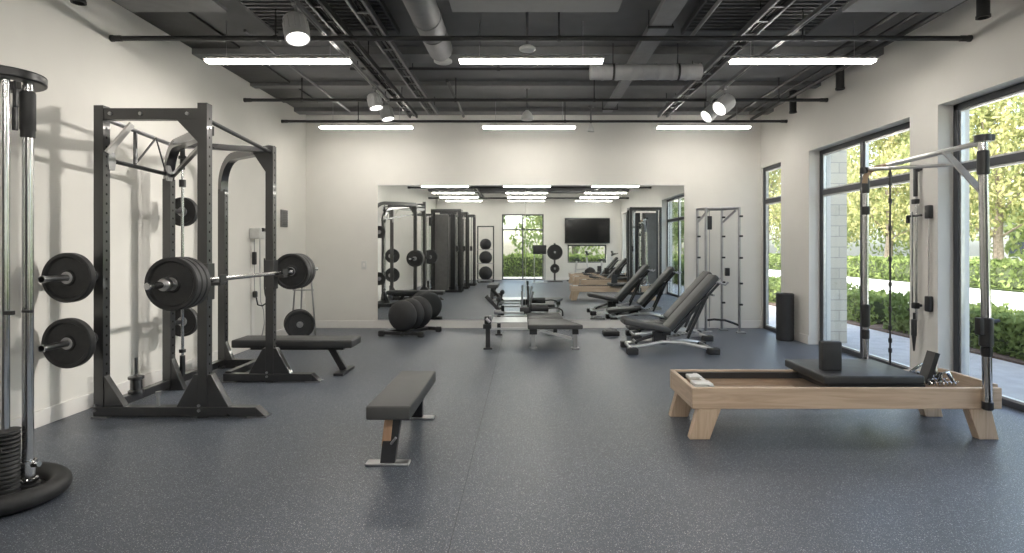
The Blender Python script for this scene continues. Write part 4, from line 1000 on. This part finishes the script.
# ------------------------------------------------------------------ outside
struct('ground', MB().span((-60, -60, -.5), (90, 90, -.13)), M['lawn'])
struct('pavement', MB().span((XR+TH, YF-6, -.129), (6.0, 40, -.015)).span((-20, YF-TH-2.2, -.129), (XR+TH, YF-TH, -.012)), M['paving'])
struct('road', MB().span((6.9, -30, -.128), (15.0, 70, -.03)).span((-30, -12.5, -.128), (6.0, -8.5, -.03)), M['road'])
struct('planting_bed', MB().span((5.75, YF-6, -.127), (6.9, 40, .01)), M['mulch'])
struct('stone_pillar', MB().span((4.32, 7.95, -.1), (4.57, 8.5, 4.2)), M['stone'])
leaf_n = [0]
def leaf(m, p, s, nrm=None):
    a = Euler((random.uniform(0, PI), random.uniform(0, PI), random.uniform(0, 2*PI))).to_matrix()
    u, v = a @ V((s, 0, 0)), a @ V((0, s*.55, 0))
    m.add([p-u, p-v*.9, p+u, p+v], [(0, 1, 2, 3)])
def hedge(x0, x1, y0, y1, h, n, ls, label, lf='hedge'):
    o = thing('hedge', label, 'hedge', ((x0+x1)/2, (y0+y1)/2, 0), group='clipped hedges', world=True)
    m = MB(); NX = 6; NY = max(4, int((y1-y0)/.4)) if (y1-y0) > (x1-x0) else 6
    if (x1-x0) > (y1-y0): NX = int((x1-x0)/.4)
    def sp(p): return p+V((random.uniform(-.05, .05), random.uniform(-.05, .05), random.uniform(-.05, .05)))
    m.rbox(((x0+x1)/2, (y0+y1)/2, h/2-.03), (x1-x0-.12, y1-y0-.12, h-.06), .15, seg=2)
    m.build('twigs', M['hedgecore'], o)
    f = MB()
    for i in range(n):
        t = random.random(); big = max(x1-x0, y1-y0)
        x, y = random.uniform(x0, x1), random.uniform(y0, y1)
        q = random.random()
        wob = .05*math.sin(x*3+y*2.3)+.04*math.sin(y*5.1)
        if q < .45: p = V((x, y, h-.04+random.gauss(0, .035)+wob))
        else:
            z = random.uniform(.0, h)
            if (y1-y0) > (x1-x0): p = V((x0+.04+random.gauss(0, .04)-wob*.6 if q < .8 else x1-.04+random.gauss(0, .04), y, z))
            else: p = V((x, y1-.04+random.gauss(0, .04) if q < .8 else y0+.04, z))
        leaf(f, p, ls*random.uniform(.7, 1.3))
    f.build('foliage', M[lf], o, fixn=False, split=False)
hedge(5.92, 6.66, 2.0, 9.2, .50, 15000, .042, 'leafy green hedge close outside the big window')
hedge(5.92, 6.66, 9.6, 21.5, .52, 14000, .046, 'leafy green hedge close outside the middle window')
hedge(15.3, 16.3, 2.0, 46.0, .85, 17000, .085, 'long green hedge on the far side of the road')
hedge(5.5, 6.8, -6.7, -1.0, .75, 5000, .07, 'green hedge outside the windows behind the camera')
hedge(-9.0, 12.0, -8.1, -7.1, .95, 12000, .07, 'green hedge seen through the mirrored garden door')
def tree(loc, label, lf, hgt, R, n, ls, seed, trunk=1.5):
    random.seed(seed)
    o = thing('tree', label, 'tree', loc, 0, 'trees outside')
    m = MB(); pts = [V((.08*math.sin(i*1.3+seed), .08*math.cos(i*.9+seed), hgt*.72*i/6-.15)) for i in range(7)]
    m.path(pts, [.13*(1-.11*i)*hgt/5 for i in range(7)], 10)
    blobs = []
    for k in range(11):
        a = k*2.4+seed; zz = trunk+(hgt-trunk)*(.12+.80*(k/10.0)); rr = R*(.62 if k < 7 else .30)*random.uniform(.75, 1.1)
        c_ = V((rr*math.cos(a), rr*math.sin(a), zz)); blobs.append((c_, R*random.uniform(.42, .62)))
        st = pts[min(6, 2+k//3)]; m.path([st, (st+c_)/2+V((0, 0, -.1)), c_], [.05, .035, .012], 6)
    m.build('trunk', M['bark'], o)
    f = MB()
    for i in range(n):
        c_, r_ = random.choice(blobs)
        d = V((random.gauss(0, 1), random.gauss(0, 1), random.gauss(0, 1))).normalized()*r_*random.random()**.33
        leaf(f, c_+V((d.x, d.y, d.z*.8)), ls*random.uniform(.6, 1.3))
    f.build('crown', M[lf], o, fixn=False, split=False)
    return o
def tcopy(src, loc, rz, label, s=1.0):
    o = dup(src, loc, rz, label); o.scale = (s, s, s); return o
t1 = tree((18.3, 21.6, 0), 'yellow-green autumn tree across the road in the middle of the big window', 'leafy', 7.6, 3.0, 11000, .105, 3, 2.0)
t2 = tree((18.6, 28.6, 0), 'yellow-green autumn tree across the road in the middle window', 'leafy', 8.2, 3.2, 11000, .11, 5, 1.9)
t3 = tree((28.5, 39.0, 0), 'tall dark green tree beyond the road, past the autumn tree in the middle window', 'leafg', 10.5, 4.4, 10000, .19, 8, 1.0)
tcopy(t2, (18.2, 42.0, 0), 1.0, 'autumn tree seen through the narrow corner window')
tcopy(t1, (18.6, 35.2, 0), 2.1, 'autumn tree across the road at the corner side of the middle window')
tcopy(t2, (18.8, 14.4, 0), .4, 'autumn tree across the road at the edge of the big window', .95)
tcopy(t1, (18.4, 7.0, 0), .7, 'autumn tree across the road reflected in the side window')
tcopy(t2, (18.4, -1.5, 0), 1.9, 'autumn tree across the road level with the camera')
tcopy(t1, (17.5, -10.5, 0), 2.9, 'autumn tree across the road far behind the camera')
tcopy(t3, (29.0, 29.0, 0), 1.5, 'tall green tree beyond the autumn trees between the big and middle windows')
tcopy(t3, (29.0, 19.0, 0), 2.9, 'tall green tree beyond the autumn trees in the big window')
tcopy(t3, (27.5, 51.0, 0), .5, 'tall green tree far beyond the corner window')
tcopy(t3, (-4.4, -16.5, 0), .3, 'green tree seen through the mirrored garden door, left one', .85)
tcopy(t3, (3.2, -18.0, 0), 1.3, 'green tree seen through the mirrored garden door, right one', .85)
tcopy(t3, (10.8, -17.0, 0), 2.3, 'green tree seen under the mirrored television', .85)
# building across the road
o = thing('house', 'pale grey building far across the road outside the big window', 'building', (39, 32, 0), world=True)
MB().span((36, 20, -.2), (42, 44, 3.4)).build('wall', M['facade'], o)
MB().span((35.6, 19.6, 3.4), (42.4, 44.4, 3.7)).build('roof', M['duct'], o)
for k in range(6): MB().span((35.94, 21.5+k*3.6, .7), (36.02, 23.6+k*3.6, 2.5)).build('window', M['darkglass'], o)

# ------------------------------------------------------------------ light
world = bpy.data.worlds.new('sky'); sc.world = world; world.use_nodes = True
nt = world.node_tree; bg = nt.nodes['Background']
sky = nt.nodes.new('ShaderNodeTexSky'); sky.sky_type = 'NISHITA'; sky.sun_disc = False
sky.sun_elevation = math.radians(42); sky.sun_rotation = math.radians(250); sky.air_density = 1.0; sky.dust_density = 3.0; sky.ozone_density = 1.0
hs = nt.nodes.new('ShaderNodeHueSaturation'); hs.inputs['Saturation'].default_value = 0.75
nt.links.new(sky.outputs[0], hs.inputs['Color']); nt.links.new(hs.outputs[0], bg.inputs['Color']); bg.inputs['Strength'].default_value = SKY_S
sd = bpy.data.lights.new('sun', 'SUN'); sd.energy = SUN_E; sd.angle = math.radians(2.5); sd.color = (1.0, .94, .84)
so = bpy.data.objects.new('sun', sd); COL.objects.link(so); so.location = (-10, 5, 20)
so.rotation_euler = V((.45, .60, -.75)).to_track_quat('-Z', 'Y').to_euler()

def spot_lamp(src, dst, watts, cone):
    src, dst = V(src), V(dst); d = (dst-src).normalized()
    ld = bpy.data.lights.new('track_spot_beam', 'SPOT'); ld.energy = watts; ld.spot_size = math.radians(cone); ld.spot_blend = 1.0; ld.shadow_soft_size = .05; ld.color = (1.0, .95, .88)
    lo = bpy.data.objects.new('track_spot_beam', ld); COL.objects.link(lo); lo.location = src+d*.16; lo.rotation_euler = d.to_track_quat('-Z', 'Y').to_euler()
spot_lamp((2.36, 6.62, 3.08), (-3.65, 4.1, 1.0), 290, 50)
spot_lamp((2.36, 7.10, 3.08), (-3.65, 5.6, .95), 200, 50)
vs_ = sc.view_settings
vs_.view_transform = 'Standard'; vs_.look = 'None'; vs_.gamma = 1.0; vs_.use_curve_mapping = False; vs_.exposure = EXPO
sc.display_settings.display_device = 'sRGB'
cy = sc.cycles
cy.max_bounces = 10; cy.diffuse_bounces = 5; cy.glossy_bounces = 5; cy.transparent_max_bounces = 24; cy.transmission_bounces = 6
cy.sample_clamp_indirect = 6.0; cy.use_denoising = True
